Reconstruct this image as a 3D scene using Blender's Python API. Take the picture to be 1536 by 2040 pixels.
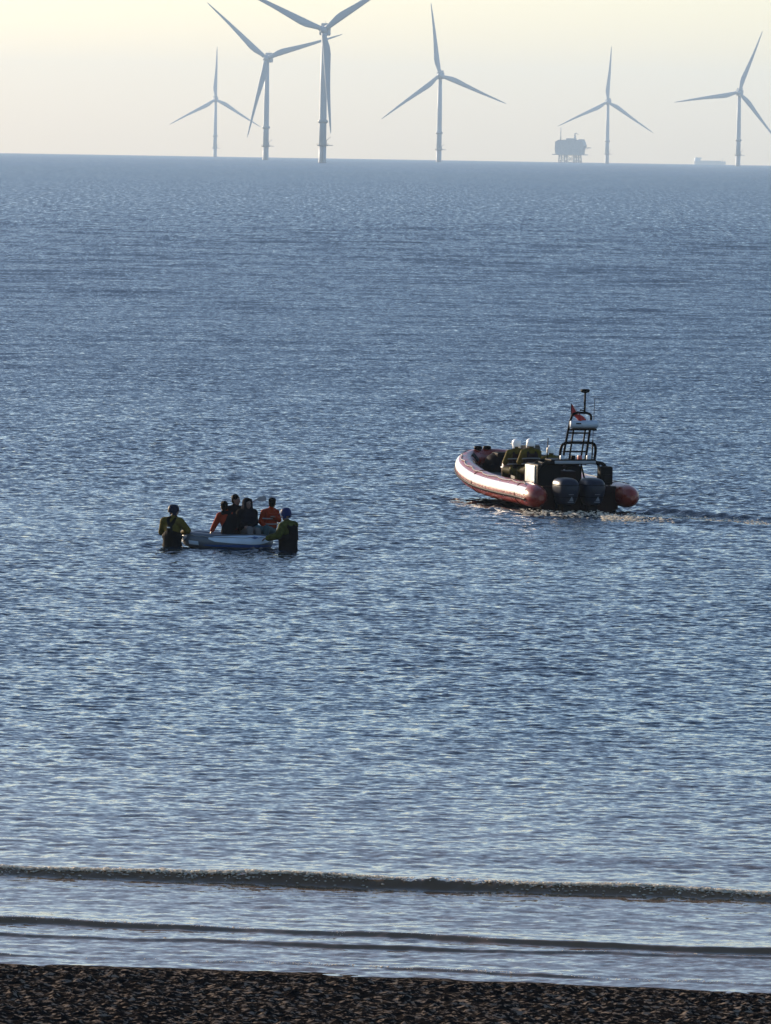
import bpy, bmesh, math, random
import numpy as np
from mathutils import Vector, Matrix

R = math.radians
scene = bpy.context.scene
for o in list(bpy.data.objects):
    bpy.data.objects.remove(o)

# ------------------------------------------------------------------ camera
CAM_H = 8.67            # metres above the water (standing on a promenade)
FPX = 12000.0           # focal length in photograph pixels (1536 wide)
PITCH = math.atan(719.2 / FPX)
ROLL = R(0.93)
R_EARTH = 9.0e6         # effective earth radius with refraction

cam_d = bpy.data.cameras.new('camera')
cam = bpy.data.objects.new('camera', cam_d)
scene.collection.objects.link(cam)
FWD = Vector((0, math.cos(PITCH), -math.sin(PITCH)))
UP0 = Vector((0, math.sin(PITCH), math.cos(PITCH)))
RGT0 = Vector((1, 0, 0))
RGT = RGT0 * math.cos(ROLL) + UP0 * math.sin(ROLL)
UPV = -RGT0 * math.sin(ROLL) + UP0 * math.cos(ROLL)
CAMP = Vector((0, 0, CAM_H))
m = Matrix((RGT, UPV, -FWD)).transposed().to_4x4()
m.translation = CAMP
cam.matrix_world = m
cam_d.sensor_fit = 'HORIZONTAL'
cam_d.sensor_width = 36.0
cam_d.lens = 36.0 * FPX / 1536.0
cam_d.clip_start = 1.0
cam_d.clip_end = 60000.0
scene.camera = cam


def ray(px, py):
    return (FWD + RGT * ((px - 768) / FPX) + UPV * ((1020 - py) / FPX))


def at(px, py, y):
    """the point on the sight line through a photograph pixel whose distance offshore is y"""
    r = ray(px, py)
    return CAMP + r * (y / r.y)


def on_water(px, py, z=0.0):
    r = ray(px, py)
    return CAMP + r * ((z - CAM_H) / r.z)


# ------------------------------------------------------------------ light
SUN_EL = R(13.0)
SUN_AZ = R(45.0)        # sun stands to the left, this far beyond straight left
SUN_DIR = Vector((-math.cos(SUN_AZ) * math.cos(SUN_EL), math.sin(SUN_AZ) * math.cos(SUN_EL), math.sin(SUN_EL)))
world = bpy.data.worlds.new('World')
scene.world = world
world.use_nodes = True
wn = world.node_tree.nodes
wl = world.node_tree.links
bg = wn['Background']
sky = wn.new('ShaderNodeTexSky')
sky.sky_type = 'NISHITA'
sky.sun_disc = False
sky.sun_elevation = SUN_EL
sky.sun_rotation = math.atan2(SUN_DIR.x, SUN_DIR.y)
sky.altitude = 0
sky.air_density = 0.98
sky.dust_density = 1.0
sky.ozone_density = 3.3
wb = wn.new('ShaderNodeVectorMath')      # the camera's white balance, the same over the whole sky
wb.operation = 'MULTIPLY'
wb.inputs[1].default_value = (1.065, 1.005, 0.97)
wl.new(sky.outputs[0], wb.inputs[0])
wl.new(wb.outputs[0], bg.inputs['Color'])
bg.inputs['Strength'].default_value = 0.125
sun_d = bpy.data.lights.new('sun', 'SUN')
sun_d.energy = 5.0
sun_d.angle = R(0.53)
sun_d.color = (1.0, 0.80, 0.58)
sun = bpy.data.objects.new('sun', sun_d)
sun.rotation_euler = (-SUN_DIR).to_track_quat('-Z', 'Y').to_euler()
sun.location = (-60, 60, 40)
scene.collection.objects.link(sun)
vs = scene.view_settings
vs.view_transform = 'Standard'
vs.look = 'None'
vs.exposure = 0.95
vs.gamma = 1.0
vs.use_curve_mapping = False
scene.cycles.max_bounces = 8
scene.cycles.volume_bounces = 1
scene.cycles.sample_clamp_indirect = 6.0

COL = scene.collection
rng = np.random.default_rng(7)
rnd = random.Random(11)


# ------------------------------------------------------------------ helpers
def tag(o, label=None, cat=None, group=None, kind=None):
    if label: o['label'] = label
    if cat: o['category'] = cat
    if group: o['group'] = group
    if kind: o['kind'] = kind
    return o


def empty(name, loc=(0, 0, 0), rz=0.0):
    o = bpy.data.objects.new(name, None)
    o.location = loc
    o.rotation_euler = (0, 0, rz)
    o.empty_display_size = 0.2
    COL.objects.link(o)
    return o


def link(name, me, mat, parent=None, smooth=True):
    o = bpy.data.objects.new(name, me)
    COL.objects.link(o)
    if mat is not None:
        for mm in (mat if isinstance(mat, (list, tuple)) else [mat]):
            me.materials.append(mm)
    if parent is not None:
        o.parent = parent
    if smooth:
        me.polygons.foreach_set('use_smooth', [True] * len(me.polygons))
    return o


class MB:
    """collects shapes into one mesh"""

    def __init__(self):
        self.v = []
        self.f = []

    def add(self, v, f):
        n = len(self.v)
        self.v += [tuple(p) for p in v]
        self.f += [tuple(i + n for i in q) for q in f]
        return self

    def box(self, c, s, rot=None, bev=0.0):
        """box of centre c and full size s, edges chamfered by bev"""
        hx, hy, hz = s[0] / 2, s[1] / 2, s[2] / 2
        bm = bmesh.new()
        bmesh.ops.create_cube(bm, size=1.0)
        for v in bm.verts:
            v.co = Vector((v.co.x * 2 * hx, v.co.y * 2 * hy, v.co.z * 2 * hz))
        if bev > 0:
            bmesh.ops.bevel(bm, geom=list(bm.edges), offset=bev, segments=2, profile=0.6, affect='EDGES')
        bm.verts.index_update()
        M = rot if rot is not None else Matrix.Identity(3)
        c = Vector(c)
        self.add([M @ v.co + c for v in bm.verts], [[v.index for v in f.verts] for f in bm.faces])
        bm.free()
        return self

    def loft(self, rings, cap=True, closed=True):
        n = len(rings[0])
        v = [p for r in rings for p in r]
        f = []
        for i in range(len(rings) - 1):
            for j in range(n if closed else n - 1):
                k = (j + 1) % n
                f.append((i * n + j, i * n + k, (i + 1) * n + k, (i + 1) * n + j))
        if cap:
            f.append(tuple(range(n - 1, -1, -1)))
            f.append(tuple((len(rings) - 1) * n + j for j in range(n)))
        return self.add(v, f)

    def tube(self, pts, rad, n=8, cap=True, flat=1.0):
        """swept round tube through pts, rad a number or list"""
        pts = [Vector(p) for p in pts]
        if not isinstance(rad, (list, tuple)):
            rad = [rad] * len(pts)
        rings = []
        ref = None
        for i, p in enumerate(pts):
            t = (pts[min(i + 1, len(pts) - 1)] - pts[max(i - 1, 0)])
            if t.length < 1e-9: t = Vector((0, 0, 1))
            t.normalize()
            if ref is None:
                ref = Vector((0, 0, 1)) if abs(t.z) < 0.9 else Vector((1, 0, 0))
            a = t.cross(ref)
            if a.length < 1e-6: a = t.cross(Vector((1, 0.3, 0)))
            a.normalize()
            b = a.cross(t).normalized()
            ref = b
            rings.append([p + (a * math.cos(2 * math.pi * j / n) + b * (flat * math.sin(2 * math.pi * j / n))) * rad[i] for j in range(n)])
        return self.loft(rings, cap)

    def ell(self, c, r, rot=None, nu=12, nv=8):
        c = Vector(c)
        M = rot if rot is not None else Matrix.Identity(3)
        v = [M @ Vector((0, 0, r[2])) + c]
        f = []
        for i in range(1, nv):
            th = math.pi * i / nv
            for j in range(nu):
                ph = 2 * math.pi * j / nu
                v.append(M @ Vector((r[0] * math.sin(th) * math.cos(ph), r[1] * math.sin(th) * math.sin(ph), r[2] * math.cos(th))) + c)
        v.append(M @ Vector((0, 0, -r[2])) + c)
        for j in range(nu):
            k = (j + 1) % nu
            f.append((0, 1 + j, 1 + k))
            for i in range(nv - 2):
                f.append((1 + i * nu + j, 1 + (i + 1) * nu + j, 1 + (i + 1) * nu + k, 1 + i * nu + k))
            f.append((len(v) - 1, 1 + (nv - 2) * nu + k, 1 + (nv - 2) * nu + j))
        return self.add(v, f)

    def mesh(self, name='mesh'):
        me = bpy.data.meshes.new(name)
        me.from_pydata([tuple(p) for p in self.v], [], self.f)
        me.update()
        return me

    def build(self, name, mat, parent=None, smooth=True, angle=None):
        o = link(name, self.mesh(name), mat, parent, smooth)
        if angle is not None:
            sharp_by_angle(o.data, angle)
        return o


def sharp_by_angle(me, deg):
    bm = bmesh.new()
    bm.from_mesh(me)
    bmesh.ops.recalc_face_normals(bm, faces=list(bm.faces))
    lim = R(deg)
    for e in bm.edges:
        if len(e.link_faces) == 2 and e.calc_face_angle(0) > lim:
            e.smooth = False
    for f in bm.faces:
        f.smooth = True
    bm.to_mesh(me)
    bm.free()


def copy_thing(o, parent=None):
    c = o.copy()
    COL.objects.link(c)
    c.parent = parent
    for ch in list(o.children):
        copy_thing(ch, c)
    return c


def smooth_path(pts, n=6):
    """Catmull-Rom through pts"""
    P = [Vector(p) for p in pts]
    P = [P[0] * 2 - P[1]] + P + [P[-1] * 2 - P[-2]]
    out = []
    for i in range(1, len(P) - 2):
        for k in range(n):
            t = k / n
            a, b, c, d = P[i - 1], P[i], P[i + 1], P[i + 2]
            out.append(0.5 * ((2 * b) + (c - a) * t + (2 * a - 5 * b + 4 * c - d) * t * t + (3 * b - a - 3 * c + d) * t ** 3))
    out.append(P[-2].copy())
    return out


# ------------------------------------------------------------------ materials
MATS = {}


def mat(name, col, rough=0.6, var=0.15, scale=6.0, spec=0.5, metal=0.0, bump=0.0, coat=0.0):
    """procedural surface: base colour broken up by noise, roughness varied, fine relief"""
    if name in MATS: return MATS[name]
    mt = bpy.data.materials.new(name)
    mt.use_nodes = True
    nt = mt.node_tree
    b = nt.nodes['Principled BSDF']
    tc = nt.nodes.new('ShaderNodeTexCoord')
    nz = nt.nodes.new('ShaderNodeTexNoise')
    nz.inputs['Scale'].default_value = scale
    nz.inputs['Detail'].default_value = 5
    nt.links.new(tc.outputs['Object'], nz.inputs['Vector'])
    rp = nt.nodes.new('ShaderNodeValToRGB')
    lo = [max(0, c * (1 - var * 1.6)) for c in col]
    hi = [min(1, c * (1 + var)) for c in col]
    rp.color_ramp.elements[0].position = 0.3
    rp.color_ramp.elements[1].position = 0.7
    rp.color_ramp.elements[0].color = (*lo, 1)
    rp.color_ramp.elements[1].color = (*hi, 1)
    nt.links.new(nz.outputs['Fac'], rp.inputs['Fac'])
    nt.links.new(rp.outputs['Color'], b.inputs['Base Color'])
    mr = nt.nodes.new('ShaderNodeMapRange')
    mr.inputs['To Min'].default_value = max(0.03, rough - 0.12)
    mr.inputs['To Max'].default_value = min(1, rough + 0.12)
    nt.links.new(nz.outputs['Fac'], mr.inputs['Value'])
    nt.links.new(mr.outputs[0], b.inputs['Roughness'])
    b.inputs['Metallic'].default_value = metal
    b.inputs['Specular IOR Level'].default_value = spec
    b.inputs['Coat Weight'].default_value = coat
    if bump:
        n2 = nt.nodes.new('ShaderNodeTexNoise')
        n2.inputs['Scale'].default_value = scale * 4
        n2.inputs['Detail'].default_value = 4
        nt.links.new(tc.outputs['Object'], n2.inputs['Vector'])
        bp = nt.nodes.new('ShaderNodeBump')
        bp.inputs['Strength'].default_value = 0.6
        bp.inputs['Distance'].default_value = bump
        nt.links.new(n2.outputs['Fac'], bp.inputs['Height'])
        nt.links.new(bp.outputs['Normal'], b.inputs['Normal'])
    MATS[name] = mt
    return mt


# ------------------------------------------------------------------ the sea
SHORE0, SHORE_M = 62.85, -0.16      # shoreline: y = SHORE0 + SHORE_M * x


def wobble(x, seed, amp=1.0):
    r = np.random.default_rng(seed)
    z = np.zeros_like(x)
    for L in (9.0, 4.3, 2.1, 1.1, 0.55):
        z += amp * (L / 9.0) ** 0.9 * np.sin(2 * np.pi * x / L + r.uniform(0, 6.28))
    return z


def lowfreq(x, y, seed, L0, n=10):
    r = np.random.default_rng(seed)
    z = np.zeros_like(x)
    for _ in range(n):
        L = L0 * math.exp(r.uniform(-0.9, 0.9))
        a = r.uniform(0, 6.283)
        z += np.sin((x * math.cos(a) + y * math.sin(a) * 0.45) * 2 * np.pi / L + r.uniform(0, 6.283))
    return z / math.sqrt(n / 2.0)


# breaking wavelets along the shore: line y = c + m x, height, front width, back width
BREAKERS = [
    (70.72, -0.144, 0.095, 0.13, 1.30, 21),
    (66.05, -0.200, 0.055, 0.09, 0.75, 22),
    (65.28, -0.100, 0.040, 0.08, 0.50, 23),
    (63.55, -0.170, 0.022, 0.06, 0.35, 24),
]


def breaker_line(i, x):
    c, mm, h, wf, wb, sd = BREAKERS[i]
    return c + mm * x + wobble(x, sd, 0.055 if i == 0 else 0.09)


def breaker_height(i, x):
    c, mm, h, wf, wb, sd = BREAKERS[i]
    k = 1.0 + 0.34 * wobble(x, sd + 50, 0.6)
    if i == 2:
        k = k * (0.75 + 0.25 * np.sin(x * 0.9 + 1.0))
    if i == 3:
        k = k * np.clip(np.sin(x * 1.1 + 0.5) + 0.3, 0, 1)
    return h * np.clip(k, 0.2, 1.8)


# wake of the lifeboat: ridges that trail off to the right
def seg_dist(x, y, a, b):
    ax, ay = a; bx, by = b
    dx, dy = bx - ax, by - ay
    L = math.hypot(dx, dy)
    t = ((x - ax) * dx + (y - ay) * dy) / L
    d = (-(x - ax) * dy + (y - ay) * dx) / L
    return t, d, L


WAKE_A = on_water(1262, 1017)
WAKE_B = on_water(1640, 1046)
WAKE_C = on_water(1215, 1030)
WAKE_D = on_water(1640, 1058)


def build_sea():
    p = np.concatenate([np.arange(1692.0, 70.0, -0.62), np.arange(70.0, 30.0, -0.5)])
    ys = 104040.0 / p
    far = ys[-1] * 1.045 ** np.arange(1, 36)
    ys = np.concatenate([ys, far])
    tin = np.tan(np.linspace(-R(4.6), R(4.6), 350))
    tside = np.tan(np.radians([5.2, 6, 7.5, 10, 14, 20, 28, 38, 50]))
    tx = np.concatenate([-tside[::-1], tin, tside])
    X = np.outer(ys, tx)
    Y = np.repeat(ys[:, None], len(tx), 1)
    dr = np.gradient(ys)[:, None]
    cola = np.abs(np.degrees(np.arctan(tx)))[None, :]
    fade = np.clip((6.0 - cola) / 1.2, 0, 1)
    # wind ripples and short waves
    N = 120
    lam = np.exp(rng.uniform(math.log(0.20), math.log(5.0), N))
    wgt = np.exp(-(np.log(lam / 0.38)) ** 2 / (2 * 0.7 ** 2))
    wgt = wgt / math.sqrt((wgt ** 2).sum() / 2)
    th = rng.normal(0, 0.95, N) - math.pi / 2 + 0.25
    ph = rng.uniform(0, 2 * np.pi, N)
    gust = 1.0 + 0.15 * lowfreq(X, Y, 3, 40.0) * 0.7 + 0.18 * lowfreq(X, Y, 5, 8.0) * 0.7
    gust = np.clip(gust, 0.35, 1.8)
    s = Y - SHORE0 - SHORE_M * X
    # calmer water in the lee of the boats and between the breakers
    shore_k = np.clip(0.28 + (s - 6.0) / 22.0 * 0.32, 0.28, 0.60) + np.clip((s - 28) / 70.0, 0, 1) * 0.40
    calm = 1 - 0.42 * np.exp(-((Y - 141.0) / 8.0) ** 2) * (0.6 + 0.4 * np.clip(lowfreq(X, Y, 9, 14.0), -1, 1))
    amp = gust * shore_k * calm
    Z = np.zeros_like(X)
    slope = 0.135
    for i in range(N):
        k = 2 * math.pi / lam[i]
        kx, ky = k * math.cos(th[i]), k * math.sin(th[i])
        lamy = 2 * math.pi / max(abs(ky), 1e-6)
        w = np.clip((lamy / dr - 0.9) / 1.1, 0, 1)
        # long waves die out near the beach
        if lam[i] > 1.6:
            w = w * np.clip((s.mean(1, keepdims=True) - 9) / 25, 0.0, 1)
        nz = w[:, 0] > 0
        if not nz.any(): continue
        phs = kx * X[nz] + ky * Y[nz] + ph[i]
        sn = np.sin(phs)
        Z[nz] += (slope * wgt[i] / k) * (sn + 0.22 * np.cos(2 * phs)) * w[nz]
    # longer seas running farther out
    for i in range(50):
        L = math.exp(rng.uniform(math.log(2.0), math.log(14.0)))
        k = 2 * math.pi / L
        a = rng.normal(0, 0.5) - math.pi / 2 + 0.2
        lamy = L / max(abs(math.sin(a)), 1e-3)
        w = np.clip((lamy / dr - 0.9) / 1.1, 0, 1) * np.clip((ys[:, None] - 150) / 450, 0, 1)
        nz = w[:, 0] > 0
        Z[nz] += (0.06 * math.sqrt(2 / 50.0) / k) * np.sin(k * math.cos(a) * X[nz] + k * math.sin(a) * Y[nz] + rng.uniform(0, 6.283)) * w[nz]
    Z *= amp * fade
    # shoaling wavelets
    near = s < 14
    for i in range(len(BREAKERS)):
        c, mm, h, wf, wb, sd = BREAKERS[i]
        t = Y - breaker_line(i, X)
        prof = np.where(t < 0, np.exp(-(np.abs(t) / wf) ** 2.2), 1 / (1 + (t / wb) ** 2) ** 1.3)
        Z += breaker_height(i, X) * prof * near * np.clip((12 - cola) / 5, 0, 1)
        if i == 0:      # rough, tumbling lip
            lip = np.exp(-((t - 0.02) / 0.16) ** 2)
            Z += lip * 0.009 * (lowfreq(X, Y * 2, 77, 0.22, 16)) * near
    # low swell rising behind the first breaker
    Z += 0.035 * np.exp(-((s - 11.6) / 0.9) ** 2) * (0.6 + 0.4 * np.sin(X * 0.5))
    # lifeboat wake
    for a, b, hh, ww in ((WAKE_A, WAKE_B, 0.12, 0.34), (WAKE_C, WAKE_D, 0.07, 0.30)):
        t, d, L = seg_dist(X, Y, (a.x, a.y), (b.x, b.y))
        along = np.clip(t / 1.5 + 0.2, 0, 1) * np.clip((L + 8 - t) / 8, 0, 1)
        d = d + 0.12 * np.sin(t * 0.6) + 0.05 * np.sin(t * 2.3 + 1)
        Z += hh * np.exp(-(d / ww) ** 2) * along * (1 + 0.12 * np.sin(t * 1.1))
    # rings of ripples spreading from whatever stands or floats in the water
    for px, py, r0, hh in ((343, 1090, 0.22, 0.022), (571, 1097, 0.24, 0.022), (453, 1086, 0.75, 0.016), (1110, 1012, 1.5, 0.030)):
        w0 = on_water(px, py)
        rr = np.hypot(X - w0.x, (Y - w0.y) * 0.9) - r0
        Z += hh * np.cos(rr * 2 * np.pi / 0.55) * np.exp(-np.abs(rr) / (0.55 + r0)) * (1 + 0.5 * lowfreq(X, Y, 91, 1.2, 6)) * fade
    Z -= (X ** 2 + Y ** 2) / (2 * R_EARTH)
    nr, nc = X.shape
    co = np.stack([X, Y, Z], -1).reshape(-1, 3).astype(np.float32)
    idx = np.arange(nr * nc).reshape(nr, nc)
    quads = np.stack([idx[:-1, :-1], idx[:-1, 1:], idx[1:, 1:], idx[1:, :-1]], -1).reshape(-1, 4)
    me = bpy.data.meshes.new('sea')
    me.vertices.add(len(co))
    me.vertices.foreach_set('co', co.ravel())
    nq = len(quads)
    me.loops.add(nq * 4)
    me.loops.foreach_set('vertex_index', quads.ravel().astype(np.int32))
    me.polygons.add(nq)
    me.polygons.foreach_set('loop_start', np.arange(0, nq * 4, 4, dtype=np.int32))
    me.polygons.foreach_set('loop_total', np.full(nq, 4, dtype=np.int32))
    me.polygons.foreach_set('use_smooth', np.ones(nq, dtype=bool))
    me.update(calc_edges=True)
    o = bpy.data.objects.new('sea', me)
    COL.objects.link(o)
    me.materials.append(water_material())
    tag(o, kind='structure')
    return o


def water_material():
    mt = bpy.data.materials.new('sea water')
    mt.use_nodes = True
    nt = mt.node_tree
    N_, L_ = nt.nodes, nt.links
    b = N_['Principled BSDF']
    b.inputs['IOR'].default_value = 1.34
    b.inputs['Specular IOR Level'].default_value = 0.5
    g = N_.new('ShaderNodeNewGeometry')
    sep = N_.new('ShaderNodeSeparateXYZ')
    L_.new(g.outputs['Position'], sep.inputs[0])
    # distance from the shoreline: brown with stirred sand close in
    mm = N_.new('ShaderNodeMath'); mm.operation = 'MULTIPLY_ADD'
    mm.inputs[1].default_value = -SHORE_M; mm.inputs[2].default_value = -SHORE0
    L_.new(sep.outputs['X'], mm.inputs[0])
    sd = N_.new('ShaderNodeMath'); sd.operation = 'ADD'
    L_.new(sep.outputs['Y'], sd.inputs[0]); L_.new(mm.outputs[0], sd.inputs[1])
    nz = N_.new('ShaderNodeTexNoise'); nz.inputs['Scale'].default_value = 0.35; nz.inputs['Detail'].default_value = 4
    L_.new(g.outputs['Position'], nz.inputs['Vector'])
    ad = N_.new('ShaderNodeMath'); ad.operation = 'MULTIPLY_ADD'; ad.inputs[1].default_value = 10.0
    L_.new(nz.outputs['Fac'], ad.inputs[0]); L_.new(sd.outputs[0], ad.inputs[2])
    rp = N_.new('ShaderNodeMapRange'); rp.inputs['From Min'].default_value = 10.0; rp.inputs['From Max'].default_value = 34.0
    L_.new(ad.outputs[0], rp.inputs['Value'])
    mix = N_.new('ShaderNodeMix'); mix.data_type = 'RGBA'
    mix.inputs['A'].default_value = (0.120, 0.075, 0.042, 1)
    mix.inputs['B'].default_value = (0.006, 0.013, 0.022, 1)
    L_.new(rp.outputs[0], mix.inputs['Factor'])
    L_.new(mix.outputs['Result'], b.inputs['Base Color'])
    # far water: unresolved ripples widen the reflection
    ro = N_.new('ShaderNodeMapRange')
    ro.inputs['From Min'].default_value = 150; ro.inputs['From Max'].default_value = 1600
    ro.inputs['To Min'].default_value = 0.06; ro.inputs['To Max'].default_value = 0.16
    L_.new(sep.outputs['Y'], ro.inputs['Value'])
    L_.new(ro.outputs[0], b.inputs['Roughness'])
    # fine ripples: slopes taken straight from noise, in world metres, so they hold at any distance
    def vm(op, a_, b_=None):
        n = N_.new('ShaderNodeVectorMath'); n.operation = op
        for k, q in enumerate((a_, b_)):
            if q is None: continue
            if isinstance(q, tuple): n.inputs[k].default_value = q
            else: L_.new(q, n.inputs[k])
        return n.outputs[0]
    acc = g.outputs['Normal']
    na = N_.new('ShaderNodeMapRange')        # ripples lie down in the shallows
    na.inputs['From Min'].default_value = 5; na.inputs['From Max'].default_value = 30
    na.inputs['To Min'].default_value = 0.5; na.inputs['To Max'].default_value = 1.0
    L_.new(sd.outputs[0], na.inputs['Value'])
    for scl, det, kx, ky, off in ((0.8, 2, 0.12, 0.18, 0), (4.0, 2, 0.40, 0.52, 17), (10.5, 2, 0.45, 0.57, 41)):
        mp = N_.new('ShaderNodeMapping')
        mp.inputs['Scale'].default_value = (scl * 0.9, scl * 1.2, scl)
        mp.inputs['Location'].default_value = (off, off * 2, 0)
        L_.new(g.outputs['Position'], mp.inputs['Vector'])
        n1 = N_.new('ShaderNodeTexNoise'); n1.inputs['Scale'].default_value = 1.0
        n1.inputs['Detail'].default_value = det; n1.inputs['Roughness'].default_value = 0.6
        L_.new(mp.outputs[0], n1.inputs['Vector'])
        v = vm('SUBTRACT', n1.outputs['Color'], (0.5, 0.5, 0.5))
        v = vm('MULTIPLY', v, (kx, ky, 0.0))
        v = vm('MULTIPLY', v, na.outputs[0])
        acc = vm('ADD', acc, v)
    # wind streaks farther out
    mp = N_.new('ShaderNodeMapping'); mp.inputs['Scale'].default_value = (1.5, 0.09, 1.0)
    L_.new(g.outputs['Position'], mp.inputs['Vector'])
    n1 = N_.new('ShaderNodeTexNoise'); n1.inputs['Scale'].default_value = 1.0; n1.inputs['Detail'].default_value = 3
    L_.new(mp.outputs[0], n1.inputs['Vector'])
    am = N_.new('ShaderNodeMapRange')
    am.inputs['From Min'].default_value = 230; am.inputs['From Max'].default_value = 900
    am.inputs['To Min'].default_value = 0.0; am.inputs['To Max'].default_value = 0.36
    L_.new(sep.outputs['Y'], am.inputs['Value'])
    st = N_.new('ShaderNodeMath'); st.operation = 'SUBTRACT'; st.inputs[1].default_value = 0.5
    L_.new(n1.outputs['Fac'], st.inputs[0])
    sm = N_.new('ShaderNodeMath'); sm.operation = 'MULTIPLY'
    L_.new(st.outputs[0], sm.inputs[0]); L_.new(am.outputs[0], sm.inputs[1])
    c2 = N_.new('ShaderNodeCombineXYZ')
    L_.new(sm.outputs[0], c2.inputs['Y'])
    acc = vm('ADD', acc, c2.outputs[0])
    # added shoreward tilt of normals darkens reflections, less so in the flat swash
    sk = N_.new('ShaderNodeMapRange')
    sk.inputs['From Min'].default_value = 6; sk.inputs['From Max'].default_value = 170
    sk.inputs['To Min'].default_value = -0.065; sk.inputs['To Max'].default_value = -0.185
    L_.new(sd.outputs[0], sk.inputs['Value'])
    cx = N_.new('ShaderNodeCombineXYZ')
    L_.new(sk.outputs[0], cx.inputs['Y'])
    acc = vm('ADD', acc, cx.outputs[0])
    nrm = vm('NORMALIZE', acc)
    L_.new(nrm, b.inputs['Normal'])
    return mt


build_sea()

# ------------------------------------------------------------------ the beach
def build_beach():
    # fine strip in view
    xs = np.linspace(-7.5, 7.5, 520)
    ys = np.concatenate([[55.0, 56.0], np.linspace(57.0, 64.4, 290), [65.2]])
    X, Y = np.meshgrid(xs, ys)
    s = Y - SHORE0 - SHORE_M * X
    base = np.where(s < 0, -s * 0.045, -s * 0.05) + 0.004
    Z = base + 0.0
    r = np.random.default_rng(31)
    rip = np.zeros_like(X)
    for _ in range(60):
        L = math.exp(r.uniform(math.log(0.09), math.log(0.30)))
        a = r.uniform(0, math.pi)
        rip += np.sin(2 * np.pi * (X * math.cos(a) + Y * math.sin(a)) / L + r.uniform(0, 6.28)) * (L / 0.2) ** 0.8
    rip = rip / np.std(rip)
    flat = np.clip((-s - 0.02) / 0.35, 0, 1)
    base = base + 0.005 * wobble(X, 61, 0.7)
    Z = base + 0.009 * (np.abs(rip) ** 1.2 * np.sign(rip)) * flat
    Z += 0.004 * r.normal(size=X.shape) * flat * 0.5
    return X, Y, Z


def grid_obj(name, X, Y, Z, mt):
    nr, nc = X.shape
    me = bpy.data.meshes.new(name)
    idx = np.arange(nr * nc).reshape(nr, nc)
    quads = np.stack([idx[:-1, :-1], idx[:-1, 1:], idx[1:, 1:], idx[1:, :-1]], -1).reshape(-1, 4)
    me.vertices.add(nr * nc)
    me.vertices.foreach_set('co', np.stack([X, Y, Z], -1).astype(np.float32).ravel())
    nq = len(quads)
    me.loops.add(nq * 4)
    me.loops.foreach_set('vertex_index', quads.ravel().astype(np.int32))
    me.polygons.add(nq)
    me.polygons.foreach_set('loop_start', np.arange(0, nq * 4, 4, dtype=np.int32))
    me.polygons.foreach_set('loop_total', np.full(nq, 4, dtype=np.int32))
    me.polygons.foreach_set('use_smooth', np.ones(nq, dtype=bool))
    me.update(calc_edges=True)
    o = bpy.data.objects.new(name, me)
    COL.objects.link(o)
    me.materials.append(mt)
    return o


def sand_material():
    """wet sand whose colour holds the sunlit flecks and dark shade of its ripples"""
    mt = bpy.data.materials.new('wet sand with painted sun flecks')
    mt.use_nodes = True
    nt = mt.node_tree; N_ = nt.nodes; L_ = nt.links
    b = N_['Principled BSDF']
    g = N_.new('ShaderNodeNewGeometry')
    mp = N_.new('ShaderNodeMapping'); mp.inputs['Scale'].default_value = (8.0, 8.5, 3.0)
    L_.new(g.outputs['Position'], mp.inputs['Vector'])
    n1 = N_.new('ShaderNodeTexNoise'); n1.inputs['Scale'].default_value = 1.7; n1.inputs['Detail'].default_value = 3.0
    n1.inputs['Roughness'].default_value = 0.55; n1.inputs['Distortion'].default_value = 0.6
    L_.new(mp.outputs[0], n1.inputs['Vector'])
    rp = N_.new('ShaderNodeValToRGB')  # ramp paints ripple shade near black and sunlit facets tan
    e = rp.color_ramp.elements
    e[0].position = 0.50; e[0].color = (0.010, 0.009, 0.009, 1)
    e[1].position = 0.60; e[1].color = (0.230, 0.180, 0.140, 1)
    q = e.new(0.55); q.color = (0.030, 0.024, 0.020, 1)
    L_.new(n1.outputs['Fac'], rp.inputs['Fac'])
    n2 = N_.new('ShaderNodeTexNoise'); n2.inputs['Scale'].default_value = 45; n2.inputs['Detail'].default_value = 3
    L_.new(g.outputs['Position'], n2.inputs['Vector'])
    mx = N_.new('ShaderNodeMix'); mx.data_type = 'RGBA'; mx.blend_type = 'MULTIPLY'; mx.inputs['Factor'].default_value = 0.6
    L_.new(rp.outputs[0], mx.inputs['A']); L_.new(n2.outputs['Fac'], mx.inputs['B'])
    L_.new(mx.outputs['Result'], b.inputs['Base Color'])
    b.inputs['Roughness'].default_value = 0.8
    b.inputs['Specular IOR Level'].default_value = 0.0
    bp = N_.new('ShaderNodeBump'); bp.inputs['Distance'].default_value = 0.004
    L_.new(n2.outputs['Fac'], bp.inputs['Height']); L_.new(bp.outputs[0], b.inputs['Normal'])
    return mt


M_SAND = sand_material()
Xb, Yb, Zb = build_beach()
tag(grid_obj('beach', Xb, Yb, Zb, M_SAND), kind='structure')
# the rest of the beach, up to and past the place where the camera stands
gx = np.array([-400, -120, -40, -7.5, 7.5, 40, 120, 400.0])
gy = np.array([-60, -20, 10, 30, 45, 55.0])
GX, GY = np.meshgrid(gx, gy)
GZ = 0.35 + (55 - GY) * 0.03
GZ = np.minimum(GZ, 3.0)
tag(grid_obj('upper_beach', GX, GY, GZ, M_SAND), kind='structure')

# ------------------------------------------------------------------ wind turbines
M_TURB = mat('turbine paint', (0.38, 0.42, 0.45), rough=0.6, var=0.04, scale=0.15)
M_STEEL = mat('galvanised steel', (0.35, 0.36, 0.36), rough=0.6, var=0.1, scale=0.5)
ROTOR = 82.0


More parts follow.
